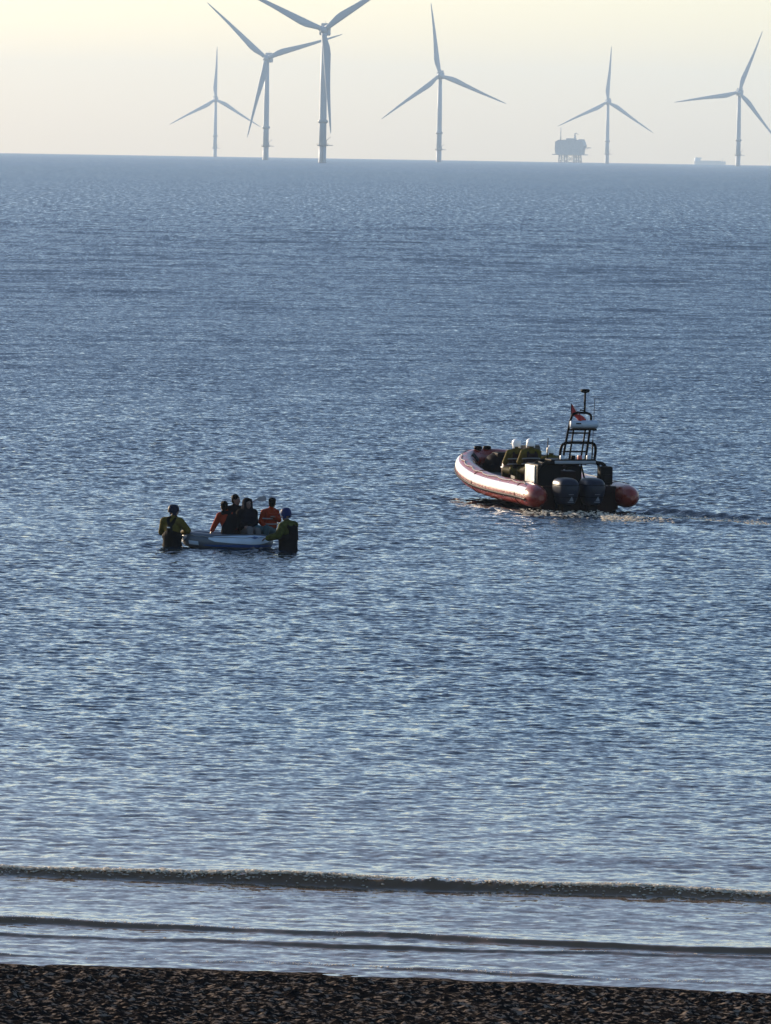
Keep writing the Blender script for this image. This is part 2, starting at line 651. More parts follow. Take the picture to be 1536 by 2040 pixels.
def blade_mesh():
    mb = MB()
    rings = []
    #  r/R, chord, thickness ratio, trailing bulge offset
    sec = [(0.02, 4.0, 1.0), (0.06, 4.0, 0.98), (0.11, 4.9, 0.72), (0.17, 6.0, 0.46), (0.23, 6.2, 0.36), (0.32, 5.4, 0.29),
           (0.45, 4.3, 0.25), (0.60, 3.2, 0.22), (0.75, 2.35, 0.2), (0.88, 1.6, 0.18), (0.95, 1.1, 0.17), (0.985, 0.7, 0.16), (1.0, 0.15, 0.2)]
    n = 12
    for r, c, t in sec:
        tw = R(14) * (1 - min(1, (r - 0.05) / 0.7)) if r > 0.05 else R(14)
        ring = []
        for j in range(n):
            a = 2 * math.pi * j / n
            x = -c / 2 * math.cos(a)
            # leading edge kept nearly straight at +2 m, the trailing edge bulges to -x
            x += 2.0 - c / 2 if c > 4 else (2.0 - c / 2) * max(0, 1 - (r - 0.4) * 0.8) if r > 0.4 else 2.0 - c / 2
            y = c * t / 2 * math.sin(a) * (1.0 if r < 0.08 else (0.75 + 0.25 * math.cos(a + math.pi)))
            ring.append(Vector((x * math.cos(tw) - y * math.sin(tw), x * math.sin(tw) + y * math.cos(tw) - 3.2 * r * r, r * ROTOR)))
        rings.append(ring)
    mb.loft(rings)
    return mb.mesh('blade')


BLADE_ME = blade_mesh()
BLADE_ME.materials.append(M_TURB)
BLADE_ME.polygons.foreach_set('use_smooth', [True] * len(BLADE_ME.polygons))


def lathe(mb, prof, n=20, c=(0, 0)):
    rings = [[Vector((c[0] + r * math.cos(2 * math.pi * j / n), c[1] + r * math.sin(2 * math.pi * j / n), z)) for j in range(n)] for r, z in prof]
    mb.loft(rings)
    return mb


def turbine(base_px, hub_px, scale_pm, ang, yaw, label, detail=True):
    """base_px / hub_px: where foot and hub stand in the photograph; scale_pm: photograph pixels per metre there"""
    d = FPX / scale_pm
    hub = at(hub_px[0], hub_px[1], d)
    foot = at(base_px[0], base_px[1], d)
    zw = -(foot.x ** 2 + d ** 2) / (2 * R_EARTH)
    t = empty('wind_turbine', (foot.x, d, zw))
    H = hub.z - zw
    tag(t, label, 'wind turbine', 'offshore wind turbines')
    mb = MB(); lathe(mb, [(3.35, -8), (3.3, -1), (2.95, 3), (2.95, 13.2)])
    mb.build('foundation', M_TURB, t)
    mb = MB(); lathe(mb, [(2.9, 13.2), (2.88, 32), (2.7, H * 0.6), (2.15, H - 4.2)])
    mb.build('tower', M_TURB, t)
    mb = MB(); lathe(mb, [(2.95, 12.9), (4.5, 13.3), (4.7, 13.9), (4.7, 14.0), (2.9, 14.0)])
    pl = mb.build('platform', M_STEEL, t)
    mb = MB()
    for k in range(20):
        a = 2 * math.pi * k / 20
        mb.tube([(4.6 * math.cos(a), 4.6 * math.sin(a), 13.9), (4.6 * math.cos(a), 4.6 * math.sin(a), 15.1)], 0.06, 4)
    for z in (14.5, 15.1):
        mb.tube([(4.6 * math.cos(2 * math.pi * k / 24), 4.6 * math.sin(2 * math.pi * k / 24), z) for k in range(25)], 0.06, 4)
    mb.build('railing', M_STEEL, pl)
    mb = MB(); mb.box((5.6, -0.4, 13.7), (5.2, 2.6, 0.6), bev=0.1)
    mb.build('landing_deck', M_STEEL, t)
    mb = MB(); mb.tube([(3.0, 0, 14.0), (3.0, 0, 17.5)], 0.3, 8); mb.tube([(3.0, 0, 17.4), (6.3, 0, 20.4)], [0.28, 0.16], 8)
    mb.build('crane', M_STEEL, t)
    mb = MB(); lathe(mb, [(2.9, 31.0), (3.9, 31.6), (4.1, 32.6), (3.7, 33.6), (2.85, 34.0)])
    mb.build('access_ring', M_STEEL, t)
    mb = MB()
    for sx in (-0.7, 0.7):
        mb.tube([(sx, -3.5, -4), (sx, -3.5, 13)], 0.22, 6)
    for k in range(16):
        mb.tube([(-0.7, -3.5, -2 + k * 0.95), (0.7, -3.5, -2 + k * 0.95)], 0.1, 4)
    mb.build('boat_ladder', M_STEEL, t)
    # head, turned by yaw; rotor on the near side
    def rz(v):
        c, s_ = math.cos(yaw), math.sin(yaw)
        return Vector((v[0] * c - v[1] * s_, v[0] * s_ + v[1] * c, v[2]))
    M3 = Matrix.Rotation(yaw, 3, 'Z')
    mb = MB(); mb.box(rz((0, 5.5, H - 0.3)), (8.0, 18.0, 7.6), rot=M3, bev=1.2)
    mb.box(rz((0, 11.0, H + 4.6)), (6.5, 4.5, 2.2), rot=M3, bev=0.3)
    nac = mb.build('nacelle', M_TURB, t, angle=40)
    mb = MB(); mb.tube([rz((0, 13.5, H + 3.4)), rz((0, 13.5, H + 7.6))], 0.18, 5)
    mb.build('weather_mast', M_STEEL, nac)
    mb = MB(); mb.tube([rz((0, -3.4, H)), rz((0, -5.4, H)), rz((0, -7.6, H)), rz((0, -9.2, H)), rz((0, -9.8, H))], [2.6, 3.1, 2.9, 1.8, 0.4], 16)
    mb.build('hub', M_TURB, t)
    for k in range(3):
        b = bpy.data.objects.new('blade', BLADE_ME)
        COL.objects.link(b)
        b.parent = t
        a = R(ang - 0.93 + 120 * k)
        b.matrix_local = Matrix.Translation(rz((0, -6.4, H))) @ Matrix.Rotation(yaw, 4, 'Z') @ Matrix.Rotation(a, 4, 'Y')
    return t


turbine((428, 312), (430, 198), 1.28, 1.0, R(3), 'smallest pale wind turbine at far left, one blade pointing straight up')
turbine((529, 320), (534, 116), 1.97, 72.6, R(-8), 'wind turbine left of the nearest one, a blade reaching behind its tower')
turbine((642, 325), (649, 60), 2.51, 175.3, R(-4), 'nearest and largest wind turbine, its upper blades cut by the top edge')
turbine((874, 321), (876, 150), 1.76, -7.5, R(-4), 'wind turbine standing alone in the middle between the largest one and the platform')
turbine((1209, 323), (1212, 203), 1.35, 3.4, R(-6), 'small wind turbine right beside the offshore platform')
turbine((1470, 331), (1475, 184), 1.58, 20.6, R(-8), 'wind turbine at the right edge with one blade pointing level to the left')

# ------------------------------------------------------------------ offshore platform and ship
def platform():
    d = FPX / 1.32
    c = at(1135, 323, d)
    zw = -(c.x ** 2 + d ** 2) / (2 * R_EARTH)
    t = empty('offshore_platform', (c.x, d, zw), R(-12))
    tag(t, 'blocky offshore substation platform standing on braced legs at the horizon', 'platform')
    mb = MB()
    prof = [(-20, 13), (20, 13), (21, 20), (23.5, 26), (21, 32), (20, 34.5), (-15, 34.5), (-20.5, 31.5), (-21, 20)]
    mb.loft([[Vector((x, y, z)) for x, z in prof] for y in (-13, 13)])
    mb.box((2, 0, 35.6), (14, 12, 2.6), bev=0.4)
    mb.box((18, -2, 34.9), (8, 10, 1.2), bev=0.2)
    mb.build('topside', M_STEEL, t, angle=35)
    mb = MB(); mb.box((0, 0, 12.3), (50, 30, 1.4), bev=0.2)
    mb.build('deck', M_STEEL, t)
    for x in (-14.5, -6, 8, 15):
        for y in (-9, 9):
            mb = MB(); mb.tube([(x * 1.12, y * 1.1, -12), (x, y, 12)], 1.15, 10)
            mb.build('leg', M_STEEL, t)
    mb = MB()
    for y in (-9.3, 9.3):
        for x0, x1 in ((-15, -6), (-6, 8), (8, 15.3)):
            mb.tube([(x0, y, 1.0), (x1, y, 10.5)], 0.45, 6); mb.tube([(x0, y, 10.5), (x1, y, 1.0)], 0.45, 6)
    for z in (1.0, 10.8):
        for y in (-9.3, 9.3):
            mb.tube([(-15.6, y, z), (15.8, y, z)], 0.4, 6)
    mb.build('bracing', M_STEEL, t)
    mb = MB(); mb.tube([(-14.5, 0, 34), (-14.5, 0, 46), (-14.5, 0, 53)], [0.9, 0.75, 0.5], 6)
    mb.build('mast', M_STEEL, t)
    mb = MB(); mb.tube([(7, 0, 36), (7.5, 0, 41)], 1.6, 10); mb.tube([(7, 0, 39), (7.2, 0, 44), (9.5, 0, 44.6), (12.5, 0, 42.6)], [1.3, 1.1, 0.7, 0.4], 8)
    mb.build('crane', M_STEEL, t)
    mb = MB(); mb.box((28, 0, 23), (9, 4, 1.1), bev=0.1); mb.tube([(23, 0, 20.5), (30, 0, 22.5)], 0.35, 6)
    mb.build('flare_arm', M_STEEL, t)


platform()


def ship():
    d = 14200.0
    c = at(1414, 324, d)
    zw = -(c.x ** 2 + d ** 2) / (2 * R_EARTH)
    t = empty('cargo_ship', (c.x, d, zw), R(8))
    tag(t, 'faint low cargo ship on the horizon left of the rightmost turbine', 'ship')
    mb = MB()
    rings = []
    for x, w, zt, zb in ((-38, 5, 8.2, 0), (-36, 8, 8.0, -3), (-20, 9, 7.6, -4), (20, 9, 7.4, -4), (31, 6, 7.8, -3), (38, 0.6, 8.6, 1)):
        rings.append([Vector((x, -w, zt)), Vector((x, -w * 0.8, zb)), Vector((x, w * 0.8, zb)), Vector((x, w, zt))])
    mb.loft(rings)
    mb.build('hull', M_STEEL, t, smooth=False)
    mb = MB(); mb.box((-30, 0, 11), (13, 14, 6.5), bev=0.4); mb.box((-28, 0, 15.2), (15, 13, 2.4), bev=0.4); mb.tube([(-33, 0, 14), (-33, 0, 18)], 1.2, 8)
    mb.build('superstructure', M_TURB, t, angle=30)
    mb = MB(); mb.tube([(31, 0, 7), (31, 0, 16)], [0.7, 0.4], 6)
    mb.build('mast', M_STEEL, t)
    mb = MB(); mb.box((2, 0, 8.6), (48, 12, 2.0), bev=0.3)
    mb.build('hatch_cover', M_STEEL, t)


ship()

# ------------------------------------------------------------------ figures
def V(*a):
    return Vector(a)


def caps(mb, a, b, ra, rb, n=12):
    a, b = Vector(a), Vector(b)
    t = b - a
    if t.length < 1e-5: t = Vector((0, 0, 1e-3))
    t.normalize()
    pts, rad = [], []
    for k in range(4, 0, -1):
        th = math.pi / 2 * k / 4.2
        pts.append(a - t * ra * math.sin(th)); rad.append(ra * math.cos(th))
    pts.append(a); rad.append(ra)
    pts.append((a + b) / 2); rad.append((ra + rb) / 2)
    pts.append(b); rad.append(rb)
    for k in range(1, 5):
        th = math.pi / 2 * k / 4.2
        pts.append(b + t * rb * math.sin(th)); rad.append(rb * math.cos(th))
    mb.tube(pts, rad, n)


def basis(u, up):
    """columns: u (right), f (front), up"""
    u = Vector(u).normalized()
    f = Vector(up).cross(u).normalized()
    w = u.cross(f).normalized()
    return Matrix((u, f, w)).transposed()


def fuse(mb, name, voxel, smooth=4):
    """overlapping shapes grown together into one continuous skin"""
    me = mb.mesh('tmp')
    o = bpy.data.objects.new('tmp', me)
    COL.objects.link(o)
    md = o.modifiers.new('r', 'REMESH'); md.mode = 'VOXEL'; md.voxel_size = voxel; md.use_smooth_shade = True
    ms = o.modifiers.new('s', 'SMOOTH'); ms.factor = 0.5; ms.iterations = smooth
    dg = bpy.context.evaluated_depsgraph_get()
    out = bpy.data.meshes.new_from_object(o.evaluated_get(dg))
    out.name = name
    bpy.data.objects.remove(o)
    bpy.data.meshes.remove(me)
    return out


M_SKIN = mat('skin', (0.16, 0.09, 0.065), rough=0.55, var=0.1, scale=20)
M_EYE = mat('eye', (0.03, 0.025, 0.02), rough=0.25, var=0.1)


class Figure:
    """a posed person; joints in metres (x right, y away from the shore, z up) about the object's origin"""

    def __init__(self, loc, J, face, label, cat='person', group=None, skin=None, k=1.0):
        self.t = empty('person', loc)
        tag(self.t, label, cat, group)
        self.J = {a: Vector(b) for a, b in J.items()}
        self.k = k
        J = self.J
        self.B = basis(J['rs'] - J['ls'], J['neck'] - J['pelvis'])
        fx = Vector((face[0], face[1], 0)).normalized()
        right = fx.cross(Vector((0, 0, 1)))
        self.H = basis(right, Vector((0, 0, 1)) + fx * (face[2] if len(face) > 2 else 0.0))
        mb = MB()
        self.torso(mb, 0.0)
        self.arms(mb, 0.0)
        self.legs(mb, 0.0)
        self.hands(mb)
        caps(mb, J['neck'] - Vector((0, 0, 0.03)), J['head'] - Vector((0, 0, 0.05)), 0.058 * k, 0.052 * k)
        self.headform(mb)
        self.body = link('body', fuse(mb, 'body', 0.0135, 3), skin or M_SKIN, self.t)
        for s in (-1, 1):
            me = MB()
            me.ell(self.hp(0.031 * s, 0.088, 0.006), (0.011 * k, 0.006 * k, 0.007 * k), self.H, 8, 6)
            me.build('eye', M_EYE, self.t)
        me = MB(); me.ell(self.hp(0, 0.092, -0.058), (0.022 * k, 0.006 * k, 0.005 * k), self.H, 8, 6)
        me.build('mouth', mat('lips', (0.2, 0.08, 0.07), 0.5), self.t)

    def hp(self, x, y, z):
        return self.J['head'] + self.H @ (Vector((x, y, z)) * self.k)

    def headform(self, mb):
        k = self.k
        mb.ell(self.hp(0, -0.012, 0.025), (0.076 * k, 0.094 * k, 0.088 * k), self.H, 16, 12)
        mb.ell(self.hp(0, 0.022, -0.035), (0.060 * k, 0.070 * k, 0.080 * k), self.H, 14, 10)
        mb.ell(self.hp(0, 0.062, -0.088), (0.030 * k, 0.026 * k, 0.024 * k), self.H)
        caps(mb, self.hp(0, 0.086, 0.012), self.hp(0, 0.108, -0.026), 0.010 * k, 0.016 * k, 8)
        caps(mb, self.hp(-0.035, 0.080, 0.024), self.hp(0.035, 0.080, 0.024), 0.012 * k, 0.012 * k, 8)
        for s in (-1, 1):
            mb.ell(self.hp(0.077 * s, -0.008, -0.01), (0.012 * k, 0.022 * k, 0.033 * k), self.H, 8, 6)

    def torso(self, mb, g):
        J, k, B = self.J, self.k, self.B
        mb.ell(J['pelvis'], (0.165 * k + g, 0.125 * k + g, 0.135 * k + g), B, 16, 10)
        mid = J['pelvis'].lerp(J['chest'], 0.5)
        mb.ell(mid, (0.145 * k + g, 0.112 * k + g, 0.16 * k + g), B, 16, 10)
        mb.ell(J['chest'], (0.168 * k + g, 0.122 * k + g, 0.19 * k + g), B, 16, 10)
        mb.ell(J['chest'].lerp(J['neck'], 0.55), (0.15 * k + g, 0.09 * k + g, 0.10 * k + g), B, 16, 10)
        for s in ('ls', 'rs'):
            caps(mb, J['neck'] - Vector((0, 0, 0.02)), J[s], 0.06 * k + g, 0.066 * k + g)

    def arms(self, mb, g, to=1.0):
        J, k = self.J, self.k
        for s in 'lr':
            caps(mb, J[s + 's'], J[s + 'e'], 0.060 * k + g, 0.045 * k + g)
            w = J[s + 'e'].lerp(J[s + 'w'], to)
            caps(mb, J[s + 'e'], w, 0.045 * k + g, 0.031 * k + g * 1.2)

    def legs(self, mb, g, to=1.0, feet=True):
        J, k = self.J, self.k
        for s in 'lr':
            caps(mb, J[s + 'h'], J[s + 'k'], 0.088 * k + g, 0.06 * k + g)
            a = J[s + 'k'].lerp(J[s + 'a'], to)
            caps(mb, J[s + 'k'], a, 0.06 * k + g, 0.043 * k + g)
            if feet:
                f = self.B.col[1]
                caps(mb, J[s + 'a'] - Vector((0, 0, 0.03)), J[s + 'a'] + f * 0.16 * k - Vector((0, 0, 0.05)), 0.045 * k + g, 0.036 * k + g)

    def hands(self, mb):
        J, k = self.J, self.k
        for s, sg in (('l', -1), ('r', 1)):
            d = (J[s + 'w'] - J[s + 'e']).normalized()
            side = d.cross(Vector((0, 0, 1)))
            if side.length < 0.2: side = Vector((1, 0, 0))
            side.normalize()
            nrm = side.cross(d).normalized()
            w = J[s + 'w']
            mb.ell(w + d * 0.055 * k, (0.042 * k, 0.05 * k, 0.019 * k), basis(side, nrm), 10, 8)
            for q, (off, ln) in enumerate(((-0.031, 0.062), (-0.011, 0.074), (0.010, 0.070), (0.030, 0.054))):
                a = w + d * 0.095 * k + side * off * k
                b = a + d * ln * 0.55 * k - nrm * 0.012 * k
                c = b + d * ln * 0.35 * k - nrm * 0.034 * k
                caps(mb, a, b, 0.0105 * k, 0.010 * k, 6)
                caps(mb, b, c, 0.010 * k, 0.0085 * k, 6)
            th = side * (-0.04 * sg)
            a = w + d * 0.035 * k + th * k
            b = a + d * 0.035 * k + th * 0.7 * k - nrm * 0.015 * k
            caps(mb, a, b, 0.013 * k, 0.011 * k, 6)
            caps(mb, b, b + d * 0.03 * k - nrm * 0.015 * k, 0.011 * k, 0.009 * k, 6)

    # clothing -----------------------------------------------------------
    def jacket(self, m_, g=0.022, name='jacket', to=0.97, hem=0.0):
        mb = MB()
        J, k, B = self.J, self.k, self.B
        self.torso(mb, g)
        self.arms(mb, g, to)
        caps(mb, J['neck'] + Vector((0, 0, -0.02)), J['neck'] + Vector((0, 0, 0.035)), 0.075 * k, 0.068 * k)
        return link(name, fuse(mb, name, 0.016, 3), m_, self.t)

    def trousers(self, m_, g=0.018, name='trousers', top=None):
        mb = MB()
        J, k, B = self.J, self.k, self.B
        self.legs(mb, g, 1.0, True)
        mb.ell(J['pelvis'], (0.165 * k + g, 0.125 * k + g, 0.135 * k + g), B, 16, 10)
        if top is not None:
            mid = J['pelvis'].lerp(J['chest'], top)
            caps(mb, J['pelvis'], mid, 0.135 * k + g, 0.135 * k + g)
            mb.ell(mid, (0.168 * k + g, 0.128 * k + g, 0.13), B, 16, 10)
        return link(name, fuse(mb, name, 0.017, 3), m_, self.t)

    def vest(self, m_, g=0.05, name='life_jacket', strap=None):
        """buoyancy vest: back and front slabs with shoulder straps and a collar"""
        mb = MB()
        J, k, B = self.J, self.k, self.B
        c = J['pelvis'].lerp(J['chest'], 0.8)
        f, u, w = B.col[1], B.col[0], B.col[2]
        for sg in (-1, 1):
            o_ = c + f * (0.105 * k + g * 0.5) * sg
            mb.box(o_, (0.29 * k, 0.07, 0.36 * k), rot=B, bev=0.03)
        mb.ell(c, (0.178 * k + g * 0.5, 0.13 * k + g * 0.5, 0.15 * k), B, 16, 10)
        for s in (-1, 1):
            top = J['neck'] + u * 0.09 * s * k + Vector((0, 0, 0.012))
            for sg in (-1, 1):
                caps(mb, top, c + f * (0.11 * k + g * 0.5) * sg + u * 0.10 * s * k + w * 0.15 * k, 0.035, 0.035)
        o = link(name, fuse(mb, name, 0.016, 2), m_, self.t)
        if strap is not None:
            sb = MB()
            for z in (-0.07, 0.06):
                ring = []
                for j in range(25):
                    a = 2 * math.pi * j / 24
                    ring.append(c + w * z * k + u * (0.2 * k + g * 0.5) * math.cos(a) + f * (0.165 * k + g * 0.6) * math.sin(a))
                sb.tube(ring, 0.014, 6)
            sb.build('strap', strap, o)
        return o

    def helmet(self, m_, name='helmet', trim=None):
        mb = MB()
        k = self.k
        prof = []
        rings = []
        for i in range(9):
            th = math.pi / 2 * i / 8
            z = 0.125 * math.sin(th)
            r = math.cos(th) ** 0.62 if i < 8 else 0.05
            rings.append([self.hp(0.108 * r * math.cos(2 * math.pi * j / 20), -0.012 + 0.128 * r * math.sin(2 * math.pi * j / 20), 0.03 + z) for j in range(20)])
        low = [self.hp(0.104 * math.cos(2 * math.pi * j / 20), -0.012 + 0.122 * math.sin(2 * math.pi * j / 20), 0.018 - (0.05 if math.sin(2 * math.pi * j / 20) < 0.35 else 0.0)) for j in range(20)]
        mb.loft([low] + rings)
        for s in (-1, 1):     # ear guards
            mb.box(self.hp(0.094 * s, -0.02, -0.035), (0.022 * k, 0.085 * k, 0.085 * k), rot=self.H, bev=0.008)
        mb.box(self.hp(0, 0.118, 0.028), (0.15 * k, 0.05 * k, 0.014 * k), rot=self.H, bev=0.004)
        o = mb.build(name, m_, self.t, angle=50)
        sb = MB()
        sb.tube([self.hp(-0.092, 0.0, -0.06), self.hp(-0.06, 0.03, -0.105), self.hp(0, 0.045, -0.122), self.hp(0.06, 0.03, -0.105), self.hp(0.092, 0.0, -0.06)], 0.008, 6)
        sb.build('chin_strap', trim or M_BLACK, o)
        return o

    def hair(self, m_, kind='short'):
        mb = MB()
        k = self.k
        mb.ell(self.hp(0, -0.024, 0.04), (0.086 * k, 0.098 * k, 0.092 * k), self.H, 16, 12)
        mb.ell(self.hp(0, -0.055, -0.01), (0.078 * k, 0.06 * k, 0.08 * k), self.H, 14, 10)
        if kind == 'tall':
            mb.ell(self.hp(0, -0.02, 0.085), (0.09 * k, 0.09 * k, 0.05 * k), self.H, 14, 10)
            mb.box(self.hp(0, -0.02, 0.085), (0.155 * k, 0.16 * k, 0.07 * k), rot=self.H, bev=0.02)
        if kind == 'long':
            mb.ell(self.hp(0, -0.065, -0.07), (0.085 * k, 0.055 * k, 0.14 * k), self.H, 14, 10)
            for s in (-1, 1):
                caps(mb, self.hp(0.07 * s, -0.02, 0.02), self.hp(0.075 * s, -0.01, -0.13), 0.03 * k, 0.022 * k)
        if kind == 'bun':
            mb.ell(self.hp(0, -0.07, 0.11), (0.045 * k, 0.045 * k, 0.04 * k), self.H, 12, 8)
        for q in range(26):
            a = rnd.uniform(0, 6.28); e = rnd.uniform(0.2, 1.5)
            dvec = Vector((math.cos(a) * math.cos(e) * 0.086, math.sin(a) * math.cos(e) * 0.096 - 0.026, math.sin(e) * 0.092 + 0.042))
            mb.ell(self.hp(*dvec), (0.018 * k, 0.018 * k, 0.014 * k), self.H, 6, 5)
        return link('hair', fuse(mb, 'hair', 0.013, 2), m_, self.t)


M_BLACK = mat('black neoprene', (0.006, 0.006, 0.007), rough=0.7, var=0.2, scale=12, bump=0.003, spec=0.02)
M_OLIVE = mat('yellow olive drysuit', (0.088, 0.066, 0.013), rough=0.6, var=0.22, scale=9, bump=0.006, spec=0.02)
M_GREENY = mat('green yellow jacket', (0.052, 0.056, 0.014), rough=0.65, var=0.35, scale=10, bump=0.008, spec=0.02)
M_ORANGE = mat('orange life jacket cloth', (0.21, 0.026, 0.008), rough=0.65, var=0.15, scale=10, bump=0.004, spec=0.02)
M_DARK = mat('dark cloth', (0.006, 0.006, 0.008), rough=0.85, var=0.25, scale=10, bump=0.005, spec=0.02)
M_HAIR = mat('dark hair', (0.006, 0.005, 0.004), rough=0.6, var=0.3, scale=40, bump=0.003, spec=0.02)
M_HELW = mat('white helmet shell', (0.78, 0.77, 0.74), rough=0.3, var=0.05, scale=10, coat=0.4)
M_HELB = mat('blue helmet shell', (0.007, 0.018, 0.08), rough=0.5, var=0.1, scale=10, spec=0.06)
M_TEAL = mat('teal trousers', (0.015, 0.05, 0.06), rough=0.8, var=0.2, scale=10)
M_LTROU = mat('pale grey trousers', (0.10, 0.09, 0.09), rough=0.8, var=0.15, scale=10)
M_REFL = mat('reflective tape', (0.75, 0.75, 0.72), rough=0.35, var=0.05)
M_GREYS = mat('grey web strap', (0.2, 0.2, 0.2), rough=0.7, var=0.1)

# ------------------------------------------------------------------ the small inflatable dinghy and its people
DC = on_water(453, 1093); DC.y += 0.58
DC.x = (453 - 768) / FPX * DC.y


def dinghy():
    t = empty('inflatable_dinghy', DC, R(2))
    tag(t, 'small grey and blue inflatable dinghy held between two wading rescuers', 'dinghy')
    M_TUBE = mat('grey pvc tube', (0.07, 0.08, 0.10), rough=0.4, var=0.12, scale=5, bump=0.002)
    M_PALE = mat('pale blue white pvc', (0.42, 0.48, 0.56), rough=0.4, var=0.06, scale=5)
    M_BLUE = mat('blue pvc', (0.02, 0.06, 0.20), rough=0.4, var=0.1, scale=5)
    L, W, r = 0.83, 0.40, 0.175
    path = []
    for j in range(48):
        a = 2 * math.pi * j / 48
        c, s = math.cos(a), math.sin(a)
        x = L * math.copysign(abs(c) ** 0.55, c)
        y = W * math.copysign(abs(s) ** 0.5, s)
        if x < -0.3: y *= 1 - 0.28 * ((-x - 0.3) / 0.53) ** 2
        path.append(Vector((x, y, 0.13 + 0.10 * max(0, -x - 0.2) ** 1.5)))
    rings = []
    n = 16
    for j in range(48):
        tdir = (path[(j + 1) % 48] - path[j - 1]).normalized()
        out = Vector((tdir.y, -tdir.x, 0)).normalized()
        rr = r * (1 + 0.015 * math.sin(j * 2.6))
        rings.append([path[j] + out * rr * math.cos(2 * math.pi * k / n) + Vector((0, 0, 1)) * rr * math.sin(2 * math.pi * k / n) for k in range(n)])
    mb = MB(); mb.loft(rings + [rings[0]], cap=False)
    mb.build('tube', M_TUBE, t)

    def band(name, j0, j1, a0, a1, m_, off, taper=True):
        mb = MB(); rg = []
        idx = list(range(j0, j1 + 1))
        for q, j in enumerate(idx):
            j %= 48
            tdir = (path[(j + 1) % 48] - path[j - 1]).normalized()
            out = Vector((tdir.y, -tdir.x, 0)).normalized()
            f = max(0.02, math.sin(math.pi * q / (len(idx) - 1))) ** 0.5 if taper else 1
            mid = (a0 + a1) / 2
            lo, hi = mid + (a0 - mid) * f, mid + (a1 - mid) * f
            rr = r * (1 + 0.015 * math.sin(j * 2.6)) + off
            rg.append([path[j] + out * rr * math.cos(R(lo + (hi - lo) * k / 6)) + Vector((0, 0, rr * math.sin(R(lo + (hi - lo) * k / 6)))) for k in range(7)])
        mb.loft(rg, cap=False, closed=False)
        return mb.build(name, m_, t)
    # near side runs j = 24..48 (a from pi to 2 pi): bow at the left, stern at the right
    band('side_panel', 34, 45, -12, 62, M_PALE, 0.004)
    band('stripe', 33, 46, -36, -14, M_BLUE, 0.005)
    band('bow_panel', 19, 28, -30, 75, M_PALE, 0.004)
    band('patch', 29, 32, -30, -2, M_PALE, 0.004, False)
    # little dark emblem on the pale panel
    band('emblem', 39, 41, 26, 50, M_BLUE, 0.008)
    mb = MB(); mb.loft([[p * 0.93 + Vector((0, 0, -0.10 - p.z * 0.93 + 0.08)) for p in path], [p * 0.93 + Vector((0, 0, -0.16 - p.z * 0.93 + 0.08)) for p in path]])
    mb.build('floor', M_TUBE, t, smooth=False)
    mb = MB()
    rp = []
    for j in range(26, 47):
        tdir = (path[(j + 1) % 48] - path[j - 1]).normalized()
        out = Vector((tdir.y, -tdir.x, 0)).normalized()
        rp.append(path[j] + out * (r * 0.75 + 0.012) + Vector((0, 0, r * 0.68 - 0.02 * abs(math.sin(j * math.pi / 3)))))
    mb.tube(rp, 0.009, 6)
    mb.build('grab_rope', M_GREYS, t)
    mb = MB()
    mb.box((0.62, 0, 0.27), (0.16, 0.72, 0.05), bev=0.015)
    mb.build('thwart', M_TUBE, t)
    return t


dinghy()


def paddle():
    t = empty('paddle', DC + V(0.40, 0.26, 0.2))
    tag(t, 'paddle held up behind the seated people, blade pointing right', 'paddle')
    M_PAD = mat('grey plastic', (0.22, 0.23, 0.25), rough=0.5, var=0.1)
    mb = MB(); mb.tube([(-0.25, 0, 0.55), (0.23, 0, 0.83)], 0.014, 8); mb.build('shaft', M_PAD, t)
    mb = MB()
    d = Vector((0.48, 0, 0.28)).normalized(); n = Vector((-d.z, 0, d.x))
    rings = []
    for u, w in ((0, 0.015), (0.06, 0.05), (0.14, 0.06), (0.2, 0.055), (0.22, 0.03)):
        c = Vector((0.22, 0, 0.825)) + Vector((0.97, 0, 0.18)) * u
        rings.append([c + Vector((-0.18, 0, 0.97)) * w + Vector((0, 0.006, 0)), c + Vector((-0.18, 0, 0.97)) * w - Vector((0, 0.006, 0)), c - Vector((-0.18, 0, 0.97)) * w - Vector((0, 0.006, 0)), c - Vector((-0.18, 0, 0.97)) * w + Vector((0, 0.006, 0))])
    mb.loft(rings); mb.build('blade', M_PAD, t, smooth=False)


paddle()


def legs_down(p, u, hz=0.02):
    u = Vector(u).normalized()
    p = Vector(p)
    J = {}
    for s, sg in (('l', -1), ('r', 1)):
        J[s + 'h'] = p + u * 0.09 * sg + V(0, 0, -0.04)
        J[s + 'k'] = p + u * 0.11 * sg + V(0, 0, -0.45)
        J[s + 'a'] = p + u * 0.12 * sg + V(0, 0, -0.86)
    return J


# left rescuer, back to the shore, head turned to the right
o = on_water(343, 1090)
J = dict(pelvis=V(0, 0, 0.0), chest=V(0.0, 0.01, 0.40), neck=V(0.01, 0.02, 0.615), head=V(0.025, 0.03, 0.775),
         rs=V(0.175, -0.07, 0.555), ls=V(-0.185, 0.08, 0.555), re=V(0.335, -0.02, 0.37), rw=V(0.235, 0.17, 0.315),
         le=V(-0.24, 0.16, 0.31), lw=V(-0.02, 0.33, 0.28))
J.update(legs_down(J['pelvis'], (0.92, -0.38, 0)))
f1 = Figure(o, J, (0.93, 0.36, 0.1), 'wading rescuer in yellow drysuit and dark helmet at the left end of the dinghy', group='people at the dinghy')
f1.jacket(M_OLIVE, 0.03)
f1.trousers(M_BLACK, 0.072, 'waders', top=0.58)
mbv = MB()
c0 = J['chest']; Bf = f1.B
for s in (-1, 1):
    caps(mbv, J['neck'] + Bf.col[0] * 0.09 * s - Bf.col[1] * 0.06, c0 - Bf.col[1] * 0.15 - Bf.col[0] * 0.02 * s, 0.042, 0.05)
